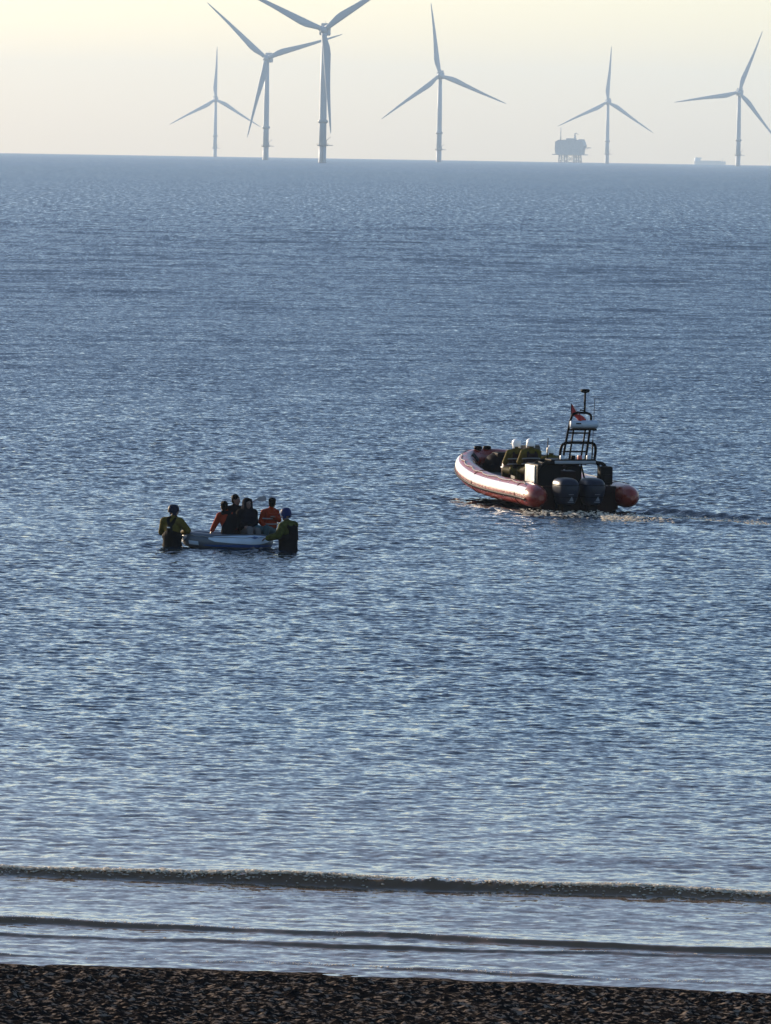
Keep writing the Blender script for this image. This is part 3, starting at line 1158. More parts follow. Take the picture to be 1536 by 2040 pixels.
caps(mbv, c0 - Bf.col[1] * 0.14 + V(0, 0, 0.03), J['pelvis'] - Bf.col[1] * 0.125 + V(0, 0, 0.1), 0.065, 0.08)
caps(mbv, J['neck'] + V(-0.04, 0, 0.0), J['neck'] + V(0.05, 0, 0.0), 0.075, 0.075)
hv = link('harness', fuse(mbv, 'harness', 0.014, 2), M_BLACK, f1.t)
mbv = MB(); mbv.box(c0 - Bf.col[1] * 0.205 + V(0.0, 0, 0.03), (0.07, 0.012, 0.025), rot=Bf, bev=0.004)
mbv.build('reflective_tab', M_REFL, hv)
f1.helmet(mat('navy helmet shell', (0.008, 0.011, 0.026), rough=0.5, var=0.1, spec=0.06))

# right rescuer, reaching left to hold the dinghy
o = on_water(571, 1097)
J = dict(pelvis=V(0.03, 0, 0.0), chest=V(0.03, 0.02, 0.39), neck=V(0.0, 0.02, 0.60), head=V(-0.035, 0.03, 0.775),
         rs=V(0.15, 0.12, 0.545), ls=V(-0.10, -0.13, 0.53), re=V(0.02, 0.34, 0.35), rw=V(-0.25, 0.42, 0.30),
         le=V(-0.19, -0.24, 0.33), lw=V(-0.40, -0.14, 0.275))
J.update(legs_down(J['pelvis'], (0.7, 0.7, 0)))
f2 = Figure(o, J, (-0.85, 0.5, 0.15), 'wading rescuer in blue helmet and green yellow jacket at the right end of the dinghy', group='people at the dinghy')
f2.jacket(M_GREENY, 0.034)
f2.trousers(M_BLACK, 0.074, 'waders', top=0.66)
mbv = MB()
mbv.box(J['chest'] - f2.B.col[1] * 0.14 + f2.B.col[0] * 0.02 - V(0, 0, 0.02), (0.25, 0.07, 0.34), rot=f2.B, bev=0.03)
mbv.box(J['chest'] + f2.B.col[1] * 0.14 - V(0, 0, 0.02), (0.25, 0.06, 0.34), rot=f2.B, bev=0.03)
for s in (-1, 1):
    caps(mbv, J['neck'] + f2.B.col[0] * 0.08 * s, J['chest'] - f2.B.col[1] * 0.14 + f2.B.col[0] * 0.09 * s + V(0, 0, 0.1), 0.04, 0.04)
link('buoyancy_vest', fuse(mbv, 'buoyancy_vest', 0.014, 2), M_BLACK, f2.t)
f2.helmet(M_HELB)


def seated(p, u, f, kz=0.12, spread=0.1):
    """legs of someone sitting at p: thighs forward along f, shins down"""
    p, u, f = Vector(p), Vector(u).normalized(), Vector(f).normalized()
    J = {}
    for s, sg in (('l', -1), ('r', 1)):
        J[s + 'h'] = p + u * 0.09 * sg + V(0, 0, -0.03)
        J[s + 'k'] = p + u * spread * sg + f * 0.40 + V(0, 0, kz)
        J[s + 'a'] = p + u * spread * sg + f * 0.46 + V(0, 0, kz - 0.36)
    return J


# A: back to us, orange sleeve on the left
J = dict(pelvis=V(0.05, -0.27, 0.40), chest=V(0.02, -0.25, 0.58), neck=V(-0.03, -0.24, 0.745), head=V(-0.075, -0.22, 0.885),
         rs=V(0.13, -0.25, 0.69), ls=V(-0.165, -0.24, 0.69), le=V(-0.255, -0.22, 0.52), lw=V(-0.325, -0.24, 0.375),
         re=V(0.24, -0.18, 0.50), rw=V(0.15, 0.02, 0.42))
J.update(seated((0.05, -0.27, 0.36), (1, 0, 0), (0, 1, 0), 0.08))
fa = Figure(DC, J, (-0.25, 0.95, 0), 'person with dark back and orange sleeve seated on the near dinghy tube', group='people at the dinghy', k=0.95)
fa.jacket(M_ORANGE, 0.02)
fa.trousers(M_DARK, 0.02)
mbv = MB(); caps(mbv, V(0.03, -0.30, 0.42), V(0.06, -0.29, 0.62), 0.155, 0.12); caps(mbv, V(0.1, -0.28, 0.45), V(0.14, -0.27, 0.66), 0.12, 0.08); caps(mbv, J['rs'], J['re'], 0.085, 0.08)
caps(mbv, J['neck'] + V(-0.05, -0.02, 0), J['neck'] + V(0.06, -0.02, 0), 0.075, 0.07)
link('wrap', fuse(mbv, 'wrap', 0.016, 3), M_DARK, fa.t)
fa.hair(M_HAIR, 'bun')

# B: sits on the far tube behind A
J = dict(pelvis=V(0.13, 0.30, 0.42), chest=V(0.14, 0.30, 0.66), neck=V(0.15, 0.30, 0.855), head=V(0.175, 0.30, 1.005),
         rs=V(-0.01, 0.33, 0.80), ls=V(0.30, 0.27, 0.80), re=V(-0.07, 0.20, 0.58), rw=V(0.04, 0.05, 0.46),
         le=V(0.36, 0.15, 0.58), lw=V(0.22, 0.03, 0.46))
J.update(seated((0.13, 0.30, 0.38), (-1, 0, 0), (0, -1, 0), 0.02, 0.08))
fb = Figure(DC, J, (0.8, -0.45, 0), 'dark-haired person in black seated on the far dinghy tube, mostly hidden', group='people at the dinghy', k=0.95)
fb.jacket(M_DARK, 0.02)
fb.trousers(M_DARK, 0.02)
fb.hair(M_HAIR)

# C: wrapped in a dark blanket and hood, face to the shore
J = dict(pelvis=V(0.42, 0.08, 0.38), chest=V(0.42, 0.06, 0.62), neck=V(0.43, 0.04, 0.81), head=V(0.435, 0.01, 0.945),
         rs=V(0.27, -0.02, 0.745), ls=V(0.57, 0.12, 0.745), re=V(0.22, -0.12, 0.54), rw=V(0.36, -0.24, 0.48),
         le=V(0.60, 0.0, 0.52), lw=V(0.46, -0.18, 0.48))
J.update(seated((0.42, 0.06, 0.35), (-0.9, -0.42, 0), (0.40, -0.9, 0), 0.06, 0.09))
fc = Figure(DC, J, (0.45, -0.9, -0.05), 'hooded person wrapped in a dark blanket, face turned towards the shore', group='people at the dinghy', k=0.95)
fc.jacket(M_DARK, 0.03)
fc.trousers(M_LTROU, 0.02)
mbv = MB()
B_ = fc.B
for z, rx, ry in ((0.44, 0.27, 0.21), (0.56, 0.255, 0.20), (0.68, 0.225, 0.17), (0.76, 0.19, 0.14)):
    mbv.ell(V(0.43, 0.06, z), (rx, ry, 0.12), B_, 18, 10)
for q in range(9):          # folds
    a = q * 0.7
    caps(mbv, V(0.43, 0.06, 0.76) + B_ @ V(0.13 * math.cos(a), 0.1 * math.sin(a), 0), V(0.43, 0.06, 0.38) + B_ @ V(0.26 * math.cos(a + 0.25), 0.2 * math.sin(a + 0.25), 0), 0.022, 0.03, 8)
hd = fc
mbv.ell(hd.hp(0, -0.045, 0.03), (0.112, 0.10, 0.115), hd.H, 16, 12)
mbv.ell(hd.hp(0, -0.06, -0.09), (0.125, 0.10, 0.13), hd.H, 16, 12)
for s in (-1, 1):
    caps(mbv, hd.hp(0.088 * s, 0.01, 0.06), hd.hp(0.085 * s, 0.03, -0.13), 0.026, 0.035, 8)
caps(mbv, hd.hp(-0.075, 0.02, 0.09), hd.hp(0.075, 0.02, 0.09), 0.03, 0.03, 8)
link('blanket', fuse(mbv, 'blanket', 0.017, 3), mat('dark blue black blanket', (0.008, 0.008, 0.013), rough=0.9, var=0.3, scale=8, bump=0.006, spec=0.02), fc.t)
fc.hair(M_HAIR)

# D: orange life jacket, at the right end
J = dict(pelvis=V(0.90, 0.16, 0.40), chest=V(0.91, 0.16, 0.63), neck=V(0.945, 0.16, 0.81), head=V(0.97, 0.17, 0.955),
         rs=V(1.05, 0.22, 0.755), ls=V(0.79, 0.10, 0.755), le=V(0.72, 0.06, 0.56), lw=V(0.82, -0.10, 0.46),
         re=V(1.12, 0.12, 0.60), rw=V(1.03, -0.02, 0.66))
J.update(seated((0.90, 0.16, 0.36), (0.9, 0.42, 0), (-0.35, -0.94, 0), 0.07, 0.1))
fd = Figure(DC, J, (0.3, 0.9, 0), 'person with tall dark hair in orange life jacket at the right dinghy end', group='people at the dinghy', k=0.92)
fd.jacket(M_ORANGE, 0.02)
fd.vest(M_ORANGE, 0.04, strap=M_GREYS)
fd.trousers(M_TEAL, 0.022)
fd.hair(M_HAIR, 'tall')

# ------------------------------------------------------------------ the rigid inflatable rescue boat
TH = R(16.7)
RO = on_water(1153, 1020)
M_RED = mat('red hypalon tube', (0.21, 0.022, 0.012), rough=0.28, var=0.25, scale=3, bump=0.002, spec=0.5)
M_PALEB = mat('pale reflective strake', (0.85, 0.80, 0.73), rough=0.20, var=0.06, scale=6, coat=0.5)
M_HULL = mat('dark hull', (0.018, 0.007, 0.007), rough=0.4, var=0.2, scale=3, spec=0.02)
M_DECK = mat('grey deck', (0.03, 0.028, 0.03), rough=0.6, var=0.2, scale=8, bump=0.003)
M_COWL = mat('engine cowl', (0.011, 0.015, 0.028), rough=0.35, var=0.15, scale=5, spec=0.16)
M_BARS = mat('black tubing', (0.005, 0.005, 0.006), rough=0.45, var=0.1, scale=5, spec=0.02)
M_CAN = mat('pale canister', (0.40, 0.44, 0.50), rough=0.4, var=0.06, scale=5)
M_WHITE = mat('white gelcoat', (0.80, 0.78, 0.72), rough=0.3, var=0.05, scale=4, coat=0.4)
M_FLAG = mat('red flag cloth', (0.42, 0.03, 0.03), rough=0.75, var=0.12, scale=8)
M_GREY = mat('grey fitting', (0.25, 0.26, 0.28), rough=0.5, var=0.1)


def rib():
    t = empty('rescue_boat', RO, TH)
    tag(t, 'red rigid inflatable rescue boat with twin outboards and roll bar mast', 'rescue boat')
    half = [(-1.17, -0.62, 0.38), (-1.17, -0.56, 0.38), (-1.17, -0.45, 0.385), (-1.17, -0.25, 0.39), (-1.17, -0.05, 0.40), (-1.17, 0.6, 0.42), (-1.17, 2, 0.43), (-1.17, 3.6, 0.47), (-1.13, 4.8, 0.56),
            (-1.0, 5.9, 0.69), (-0.74, 6.75, 0.81), (-0.38, 7.25, 0.88), (0, 7.4, 0.90)]
    pts = half + [(-x, y, z) for x, y, z in half[-2::-1]]
    P = smooth_path(pts, 5)
    n = len(P)

    def rad(p):
        if p.y < -0.05: return 0.285 * max(0.06, 1 - ((-0.05 - p.y) / 0.575) ** 2.2) ** 0.5
        return 0.285 - 0.02 * max(0, (p.y - 5) / 2.4)

    def frame(i):
        td = (P[min(i + 1, n - 1)] - P[max(i - 1, 0)]).normalized()
        out = td.cross(Vector((0, 0, 1))).normalized() * -1     # port: outward is -x
        up = out.cross(td).normalized()
        if up.z < 0: up = -up
        return td, out, up
    mb = MB()
    rings = []
    for i in range(n):
        td, out, up = frame(i)
        rings.append([P[i] + (out * math.cos(2 * math.pi * k / 20) + up * math.sin(2 * math.pi * k / 20)) * rad(P[i]) for k in range(20)])
    mb.loft(rings)
    tube = mb.build('tube', M_RED, t, angle=60)

    def strip(name, a0, a1, off, m_, i0=0, i1=None, par=None):
        mb = MB(); rg = []
        for i in range(i0, i1 or n):
            td, out, up = frame(i)
            r = rad(P[i])
            arc = []
            for k in range(7):
                a = R(a0 + (a1 - a0) * k / 6)
                o_ = off * (1 if 0 < k < 6 else -0.6)
                arc.append(P[i] + (out * math.cos(a) + up * math.sin(a)) * (r + o_))
            rg.append(arc)
        mb.loft(rg, cap=False, closed=False)
        return mb.build(name, m_, par or tube)
    strip('reflective_band', 0, 46, 0.010, M_PALEB, 19, n - 19)
    strip('rubbing_strake', -22, -8, 0.030, M_HULL, 16, n - 16)
    # seams and grip patches round the collar
    for i in (25, 37, n - 38, n - 26):
        td, out, up = frame(i)
        mb = MB()
        mb.tube([P[i] + (out * math.cos(2 * math.pi * k / 24) + up * math.sin(2 * math.pi * k / 24)) * (rad(P[i]) + 0.002) for k in range(25)], 0.012, 5)
        mb.build('seam', M_HULL, tube)
    for i in (44, 50, n - 51, n - 45):
        td, out, up = frame(i)
        Bm = Matrix((td, -out, up)).transposed()
        mb = MB(); mb.box(P[i] - out * (rad(P[i]) * 0.8) + up * rad(P[i]) * 0.62, (0.34, 0.03, 0.24), rot=Bm @ Matrix.Rotation(R(40), 3, 'X'), bev=0.012)
        mb.build('grip_patch', M_BARS, tube)
    # lifelines
    for sg in (-1, 1):
        mb = MB(); rp = []
        for i in range(22, n // 2 - 4):
            j = i if sg < 0 else n - 1 - i
            td, out, up = frame(j)
            a = R(72 - 12 * abs(math.sin(i * math.pi / 4)))
            rp.append(P[j] + (out * math.cos(a) + up * math.sin(a)) * (rad(P[j]) + 0.015))
        mb.tube(rp, 0.012, 6)
        mb.build('lifeline', M_GREYS, tube)
    # hull
    rings = []
    for y, w, kz, ch in ((-0.05, 1.0, -0.40, 0.02), (1.5, 1.02, -0.42, 0.03), (3.5, 1.0, -0.40, 0.08), (5.0, 0.9, -0.25, 0.16), (6.0, 0.72, 0.0, 0.26), (6.8, 0.42, 0.3, 0.42), (7.15, 0.12, 0.5, 0.55)):
        top = 0.44 + 0.045 * max(0, y - 3)
        rings.append([Vector((-w, y, top)), Vector((-w * 0.98, y, ch + 0.06)), Vector((-w * 0.86, y, ch)), Vector((0, y, kz)), Vector((w * 0.86, y, ch)), Vector((w * 0.98, y, ch + 0.06)), Vector((w, y, top))])
    mb = MB(); mb.loft(rings); mb.build('hull', M_HULL, t, angle=25)
    mb = MB()
    dk = [(-0.95, 0.02), (-0.95, 4.6), (-0.82, 5.6), (-0.55, 6.4), (-0.2, 6.9), (0.2, 6.9), (0.55, 6.4), (0.82, 5.6), (0.95, 4.6), (0.95, 0.02)]
    mb.loft([[Vector((x, y, 0.46 + 0.045 * max(0, y - 3))) for x, y in dk], [Vector((x, y, 0.50 + 0.045 * max(0, y - 3))) for x, y in dk]])
    mb.build('deck', M_DECK, t, smooth=False)
    # bow fittings: two black bollards on the collar and an anchor locker
    for dx, dy in ((-0.30, 7.24), (-0.02, 7.36)):
        mb = MB(); lathe(mb, [(0.075, 1.04), (0.085, 1.10), (0.085, 1.14), (0.105, 1.16), (0.11, 1.21), (0.06, 1.235)], 12, (dx, dy))
        mb.build('bollard', M_BARS, t)
    mb = MB(); mb.ell((-0.06, 6.3, 0.80), (0.36, 0.42, 0.33)); mb.box((-0.06, 6.3, 0.72), (0.66, 0.75, 0.26), bev=0.1); mb.box((0.02, 6.2, 1.07), (0.42, 0.5, 0.12), bev=0.05)
    mb.build('anchor_locker', mat('dark locker', (0.008, 0.006, 0.007), rough=0.6, var=0.2, spec=0.02), t, angle=40)
    # seat pod and helm console
    mb = MB()
    mb.box((-0.12, 2.15, 0.72), (0.62, 1.15, 0.46), bev=0.06)
    pod = mb.build('seat_pod', M_WHITE, t, angle=40)
    mb = MB(); mb.box((-0.12, 2.0, 0.98), (0.5, 0.9, 0.10), bev=0.04); mb.box((-0.12, 1.62, 1.10), (0.46, 0.1, 0.26), bev=0.04)
    mb.build('seat_cushion', M_BARS, pod, angle=40)
    mb = MB(); mb.box((-0.12, 2.15, 0.525), (0.66, 1.2, 0.06), bev=0.01)
    mb.build('plinth', M_GREY, pod)
    mb = MB()
    pr = [(3.55, 0.5), (4.25, 0.5), (4.2, 0.95), (4.0, 1.18), (3.7, 1.2), (3.55, 1.0)]
    mb.loft([[Vector((x, y, z)) for y, z in pr] for x in (-0.38, 0.38)])
    con = mb.build('console', M_DECK, t, angle=30)
    mb = MB(); mb.loft([[Vector((x, y, z)) for x, z in ((-0.34, 1.18), (0.34, 1.18), (0.28, 1.42), (-0.28, 1.42))] for y in (4.0, 4.012)])
    mb.build('windscreen', mat('smoked screen', (0.02, 0.025, 0.03), rough=0.1, var=0.05), con, smooth=False)
    mb = MB(); mb.tube([V(-0.1 + 0.17 * math.cos(2 * math.pi * k / 20), 3.5 - 0.06 * math.sin(2 * math.pi * k / 20), 1.1 + 0.17 * math.sin(2 * math.pi * k / 20)) for k in range(21)], 0.016, 6); mb.tube([(-0.1, 3.5, 1.1), (-0.1, 3.62, 1.1)], 0.02, 6)
    mb.tube([(-0.27, 3.5, 1.1), (0.07, 3.5, 1.1)], 0.012, 6)
    mb.build('steering_wheel', M_BARS, con)
    mb = MB(); mb.box((0.45, 2.5, 0.78), (0.42, 1.5, 0.5), bev=0.06); mb.box((0.45, 2.4, 1.06), (0.36, 1.1, 0.1), bev=0.04)
    mb.build('seat_locker', M_BARS, t, angle=40)
    # transom and well
    mb = MB(); mb.box((0, 0.03, 0.42), (1.9, 0.12, 0.42), bev=0.03)
    mb.build('transom', M_HULL, t, angle=40)
    # outboards
    for x, yaw in ((-0.49, R(6)), (0.18, R(2))):
        e = MB(); rings = []
        for z, wx, wy, dy in ((0.20, 0.15, 0.22, 0.02), (0.24, 0.19, 0.28, 0.0), (0.34, 0.225, 0.32, -0.01), (0.50, 0.255, 0.36, -0.02), (0.64, 0.27, 0.38, -0.02), (0.74, 0.26, 0.36, 0.0), (0.81, 0.22, 0.30, 0.03), (0.845, 0.15, 0.2, 0.05), (0.855, 0.05, 0.08, 0.06)):
            ring = []
            for k in range(24):
                a = 2 * math.pi * k / 24
                c, s = math.cos(a), math.sin(a)
                px = wx * math.copysign(abs(c) ** 0.6, c); py = wy * math.copysign(abs(s) ** 0.6, s) + dy
                ring.append(V(x + px * math.cos(yaw) - py * math.sin(yaw), -0.42 + px * math.sin(yaw) + py * math.cos(yaw), z))
            rings.append(ring)
        e.loft(rings)
        en = e.build('outboard_engine', M_COWL, t, angle=55)
        e = MB()
        for zz, wx, wy in ((0.40, 0.238, 0.336), (0.69, 0.267, 0.373)):
            ring = []
            for k in range(25):
                a = 2 * math.pi * k / 24
                c, s = math.cos(a), math.sin(a)
                px = wx * math.copysign(abs(c) ** 0.6, c); py = wy * math.copysign(abs(s) ** 0.6, s) - 0.013
                ring.append(V(x + px * math.cos(yaw) - py * math.sin(yaw), -0.42 + px * math.sin(yaw) + py * math.cos(yaw), zz))
            e.tube(ring, 0.009, 5)
        e.build('cowl_seam', M_BARS, en)
        e = MB(); e.box((x, -0.40, 0.06), (0.22, 0.34, 0.30), bev=0.03); e.box((x, -0.42, -0.35), (0.10, 0.30, 0.7), bev=0.02)
        e.build('midsection', M_BARS, en, angle=40)
        e = MB(); e.box((x, -0.10, 0.30), (0.30, 0.16, 0.42), bev=0.02)
        e.build('bracket', M_BARS, en, angle=40)
        # pale maker's mark: a small triangle with a bar under it, and a model stripe on the back of the cowl
        yb = -0.42 - 0.345
        e = MB()
        for tri in (((-0.02, 0.315), (0.085, 0.315), (0.045, 0.42)),):
            e.loft([[V(x + a_, yb - 0.012 - dz_, b_) for a_, b_ in tri] for dz_ in (0, 0.012)])
        e.box((x + 0.02, yb - 0.02, 0.285), (0.15, 0.012, 0.02)); e.box((x + 0.02, yb - 0.048, 0.47), (0.13, 0.012, 0.012))
        e.build('badge', mat('worn grey decal', (0.13, 0.14, 0.17), 0.5), en, smooth=False)
        e = MB(); e.tube([V(x - 0.245 * math.cos(q), -0.42, 0.60 + 0.255 * math.sin(q)) + V(0, -0.1, 0) for q in (0.1, 0.4, 0.7, 1.0, 1.2)], 0.012, 6)
        e.build('cowl_trim', M_GREY, en)
    # roll bar across the stern
    b_ = MB()
    arch = smooth_path([(-0.88, 0.75, 0.52), (-0.87, 0.6, 0.85), (-0.80, 0.5, 1.08), (-0.62, 0.45, 1.17), (0, 0.42, 1.17), (0.62, 0.45, 1.17), (0.82, 0.5, 1.08), (0.88, 0.6, 0.85), (0.89, 0.75, 0.52)], 5)
    b_.tube(arch, 0.045, 10)
    arch2 = [p + V(0, 0.55, 0.03) for p in arch]
    b_.tube(arch2, 0.035, 8)
    for x in (-0.72, -0.3, 0.3, 0.72):
        b_.tube([(x, 0.45, 1.14), (x, 1.0, 1.17)], 0.028, 8)
    b_.tube([(0.18, 0.45, 1.16), (0.24, 0.25, 0.70)], 0.022, 6)
    rb = b_.build('roll_bar', M_BARS, t)
    mb = MB(); mb.box((0, 0.72, 1.225), (1.15, 0.5, 0.05), bev=0.015)
    mb.build('equipment_shelf', M_BARS, rb, angle=40)
    mb = MB(); mb.box((0.02, 0.40, 1.185), (1.05, 0.05, 0.075), bev=0.02)
    mb.build('light_bar', M_GREY, rb, angle=40)
    # mast on the bar, raked aft
    rk = 0.30
    def mp(x, z, y0=0.62):
        return V(x + 0.13, y0 - rk * (z - 1.2), z)
    b_ = MB()
    b_.tube(smooth_path([mp(-0.44, 1.2), mp(-0.44, 1.5), mp(-0.36, 1.64), mp(0, 1.66), mp(0.36, 1.64), mp(0.45, 1.5), mp(0.45, 1.2)], 5), 0.036, 8)
    b_.tube(smooth_path([mp(-0.36, 1.22), mp(-0.33, 1.7), mp(-0.27, 2.25), mp(-0.19, 2.38), mp(0, 2.40), mp(0.18, 2.37), mp(0.245, 2.25), mp(0.24, 1.7), mp(0.22, 1.22)], 5), 0.030, 8)
    for x0 in (-0.20, 0.10):
        b_.tube([mp(x0, 1.22), mp(x0 + 0.03, 2.0)], 0.022, 6)
    for z, xa, xb in ((1.44, -0.35, 0.23), (1.98, -0.31, 0.245), (1.9, -0.31, 0.245)):
        b_.tube([mp(xa, z), mp(xb, z)], 0.022, 6)
    b_.build('mast_frame', M_BARS, t)
    c = mp(0.06, 2.12)
    mb = MB(); mb.tube([c + V(q, -0.06, 0) for q in (-0.36, -0.35, -0.30, 0.30, 0.345, 0.36)], [0.05, 0.085, 0.098, 0.098, 0.08, 0.05], 16)
    can = mb.build('righting_bag_canister', M_CAN, t)
    mb = MB(); mb.box(c + V(-0.17, -0.158, 0.02), (0.13, 0.012, 0.03)); mb.build('lettering', M_BARS, can, smooth=False)
    mb = MB(); mb.box(c + V(0, -0.05, -0.125), (0.62, 0.18, 0.05), bev=0.015); mb.build('cradle', M_BARS, can)
    mb = MB(); pz = mp(0.06, 2.40)
    mb.tube([pz, pz + V(0, -0.02, 0.5)], 0.026, 8); lathe(mb, [(0.03, pz.z + 0.48), (0.10, pz.z + 0.50), (0.115, pz.z + 0.54), (0.10, pz.z + 0.57), (0.02, pz.z + 0.58)], 14, (pz.x, pz.y - 0.02))
    mb.tube([pz + V(-0.12, 0, 0.06), pz + V(0.0, 0, 0.06), pz + V(0.0, 0, 0.12)], 0.02, 6)
    mb.build('light_pole', M_BARS, t)
    for x, y, z0, z1, r0 in ((0.52, 0.62, 1.2, 2.75, 0.007), (0.52, 0.62, 1.2, 1.72, 0.018), (-0.52, 0.95, 1.2, 1.75, 0.012)):
        mb = MB(); mb.tube([(x, y, z0), (x, y - 0.3 * (z1 - z0) * 0.3, z1)], r0, 6); mb.build('aerial', M_BARS, t)
    for x, m_ in ((-0.28, M_CAN), (0.0, M_BARS), (0.17, mat('red lamp', (0.3, 0.05, 0.05), 0.3)), (0.4, M_CAN)):
        mb = MB(); mb.box((x, 0.52, 1.30), (0.11, 0.10, 0.10), bev=0.02); mb.build('deck_light', m_, rb, angle=40)
    # kit slung from the bar
    mb = MB(); mb.box((0.80, 0.42, 0.86), (0.34, 0.24, 0.46), bev=0.06); mb.box((0.80, 0.29, 0.80), (0.2, 0.06, 0.2), bev=0.02)
    mb.build('stowage_bag', M_BARS, t, angle=40)
    mb = MB(); mb.box((-0.60, 0.98, 0.86), (0.62, 0.96, 0.55), bev=0.07)
    sl = mb.build('stern_locker', M_BARS, t, angle=40)
    mb = MB(); mb.box((-0.925, 1.02, 0.88), (0.03, 0.74, 0.42), bev=0.012)  # white panel added to put sun brightness on the dark locker's port face
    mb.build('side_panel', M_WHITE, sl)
    mb = MB(); mb.box((0.0, 1.15, 0.72), (0.5, 0.4, 0.46), bev=0.07); mb.build('fuel_locker', M_HULL, t, angle=40)
    return t


RIB = rib()
RM = Matrix.Translation(RO) @ Matrix.Rotation(TH, 4, 'Z')


def on_boat(x, y, z):
    return RM @ V(x, y, z)


# flag on the mast, flying free
def flag():
    base = on_boat(-0.14, 0.32, 2.28)
    t = empty('flag', base)
    tag(t, 'small red pennant flying from the rescue boat mast', 'flag')
    mb = MB(); mb.tube([(0, 0, -0.1), (0.01, 0, 0.34)], 0.012, 6); mb.build('staff', M_BARS, t)
    mb = MB(); rg = []
    for i in range(13):
        u = i / 12
        x = 0.01 + 0.36 * u
        top = 0.33 - 0.38 * u ** 0.9 + 0.02 * math.sin(u * 9)
        hgt = 0.27 * (1 - u * 0.62)
        yy = 0.05 * math.sin(u * 8.5) * (0.3 + u)
        rg.append([V(x, yy - 0.003, top), V(x, yy + 0.003, top), V(x + 0.01, yy + 0.02 + 0.003, top - hgt), V(x + 0.01, yy + 0.02 - 0.003, top - hgt)])
    mb.loft(rg)
    cl = mb.build('cloth', M_FLAG, t, angle=60)
    mb = MB(); mb.loft([[V(0.05 + 0.12 * q, 0.05 * math.sin((0.04 + 0.12 * q) / 0.36 * 8.5) * (0.3 + q * 0.4) - 0.012, 0.27 - 0.20 * q), V(0.075 + 0.12 * q, 0.05 * math.sin((0.065 + 0.12 * q) / 0.36 * 8.5) * (0.3 + q * 0.4) - 0.012, 0.27 - 0.20 * q)] for q in (0, 0.33, 0.66, 1.0)], cap=False, closed=False)
    mb.build('stripe', mat('pale flag stripe', (0.6, 0.45, 0.42), 0.8), cl)


flag()

FW = V(-math.sin(TH), math.cos(TH), 0)
SB = V(math.cos(TH), math.sin(TH), 0)


def crew(x, y, z, label, face, hz=0.0, lean=0.0, suit=None, m_hel=None, m_vest=None):
    base = on_boat(x, y, 0)
    base = V(base.x, base.y, 0)
    p = V(0, 0, z)
    J = dict(pelvis=p, chest=p + V(0, 0, 0.26) + FW * lean * 0.5, neck=p + V(0, 0, 0.465) + FW * lean, head=p + V(0, 0, 0.61) + FW * (lean + 0.03))
    J['rs'] = p + V(0, 0, 0.41) + SB * 0.185 + FW * lean * 0.9
    J['ls'] = p + V(0, 0, 0.41) - SB * 0.185 + FW * lean * 0.9
    J['re'] = J['rs'] + SB * 0.07 + FW * 0.12 + V(0, 0, -0.22)
    J['le'] = J['ls'] - SB * 0.07 + FW * 0.10 + V(0, 0, -0.23)
    J['rw'] = J['re'] + FW * 0.22 - SB * 0.08 + V(0, 0, 0.02)
    J['lw'] = J['le'] + FW * 0.22 + SB * 0.06 + V(0, 0, 0.0)
    J.update(seated(p, SB, FW, -0.02, 0.17))
    f = Figure(base, J, face, label, group='lifeboat crew')
    f.jacket(suit or M_OLIVE, 0.03, 'drysuit_top')
    f.trousers(mat('dark olive drysuit legs', (0.03, 0.026, 0.008), rough=0.65, var=0.2, scale=9, bump=0.005, spec=0.02), 0.026, 'drysuit_legs')
    f.vest(m_vest or mat('maroon black vest', (0.018, 0.008, 0.010), rough=0.7, var=0.2, scale=8, bump=0.004, spec=0.02), 0.05, strap=M_GREYS)
    f.helmet(m_hel or M_HELW)
    return f


crew(-0.34, 2.75, 0.88, 'nearest crew member in the rescue boat, white helmet and dark life vest over yellow', (-0.1, 1.0), lean=0.05)
crew(-0.52, 3.35, 0.84, 'crew member in yellow drysuit and white helmet on the left of the rescue boat', (-0.6, 0.8), lean=0.04)
crew(0.27, 2.95, 0.70, 'crew member in white helmet on the far right side behind the roll bar', (0.2, 1.0), lean=0.08)


def bag():
    p = on_boat(-0.30, 4.55, 0.62)
    t = empty('equipment_bag', p, TH)
    tag(t, 'dark red equipment bag standing in the rescue boat ahead of the crew', 'bag')
    mb = MB()
    rings = []
    for z, w in ((-0.05, 0.17), (0.0, 0.21), (0.2, 0.22), (0.36, 0.20), (0.44, 0.14), (0.47, 0.05)):
        rings.append([V(w * math.cos(2 * math.pi * k / 16) * (1 + 0.05 * math.sin(3 * k + z * 20)), w * 0.9 * math.sin(2 * math.pi * k / 16), z) for k in range(16)])
    mb.loft(rings); mb.build('sack', mat('dark red bag', (0.10, 0.018, 0.016), rough=0.5, var=0.25, scale=6, bump=0.006), t)
    mb = MB(); mb.tube([V(0.225 * math.cos(2 * math.pi * k / 16), 0.205 * math.sin(2 * math.pi * k / 16), 0.22) for k in range(17)], 0.02, 6); mb.build('strap', M_REFL, t)


bag()


# ------------------------------------------------------------------ foam
M_FOAM = mat('sea foam', (0.82, 0.76, 0.67), rough=0.85, var=0.12, scale=15, spec=0.1)
_nt = M_FOAM.node_tree          # foam is bubbles: light comes through it too
_tr = _nt.nodes.new('ShaderNodeBsdfTranslucent'); _tr.inputs['Color'].default_value = (0.85, 0.82, 0.76, 1)
_ms = _nt.nodes.new('ShaderNodeMixShader'); _ms.inputs[0].default_value = 0.5
_nt.links.new(_nt.nodes['Principled BSDF'].outputs[0], _ms.inputs[1]); _nt.links.new(_tr.outputs[0], _ms.inputs[2])
_nt.links.new(_ms.outputs[0], _nt.nodes['Material Output'].inputs['Surface'])


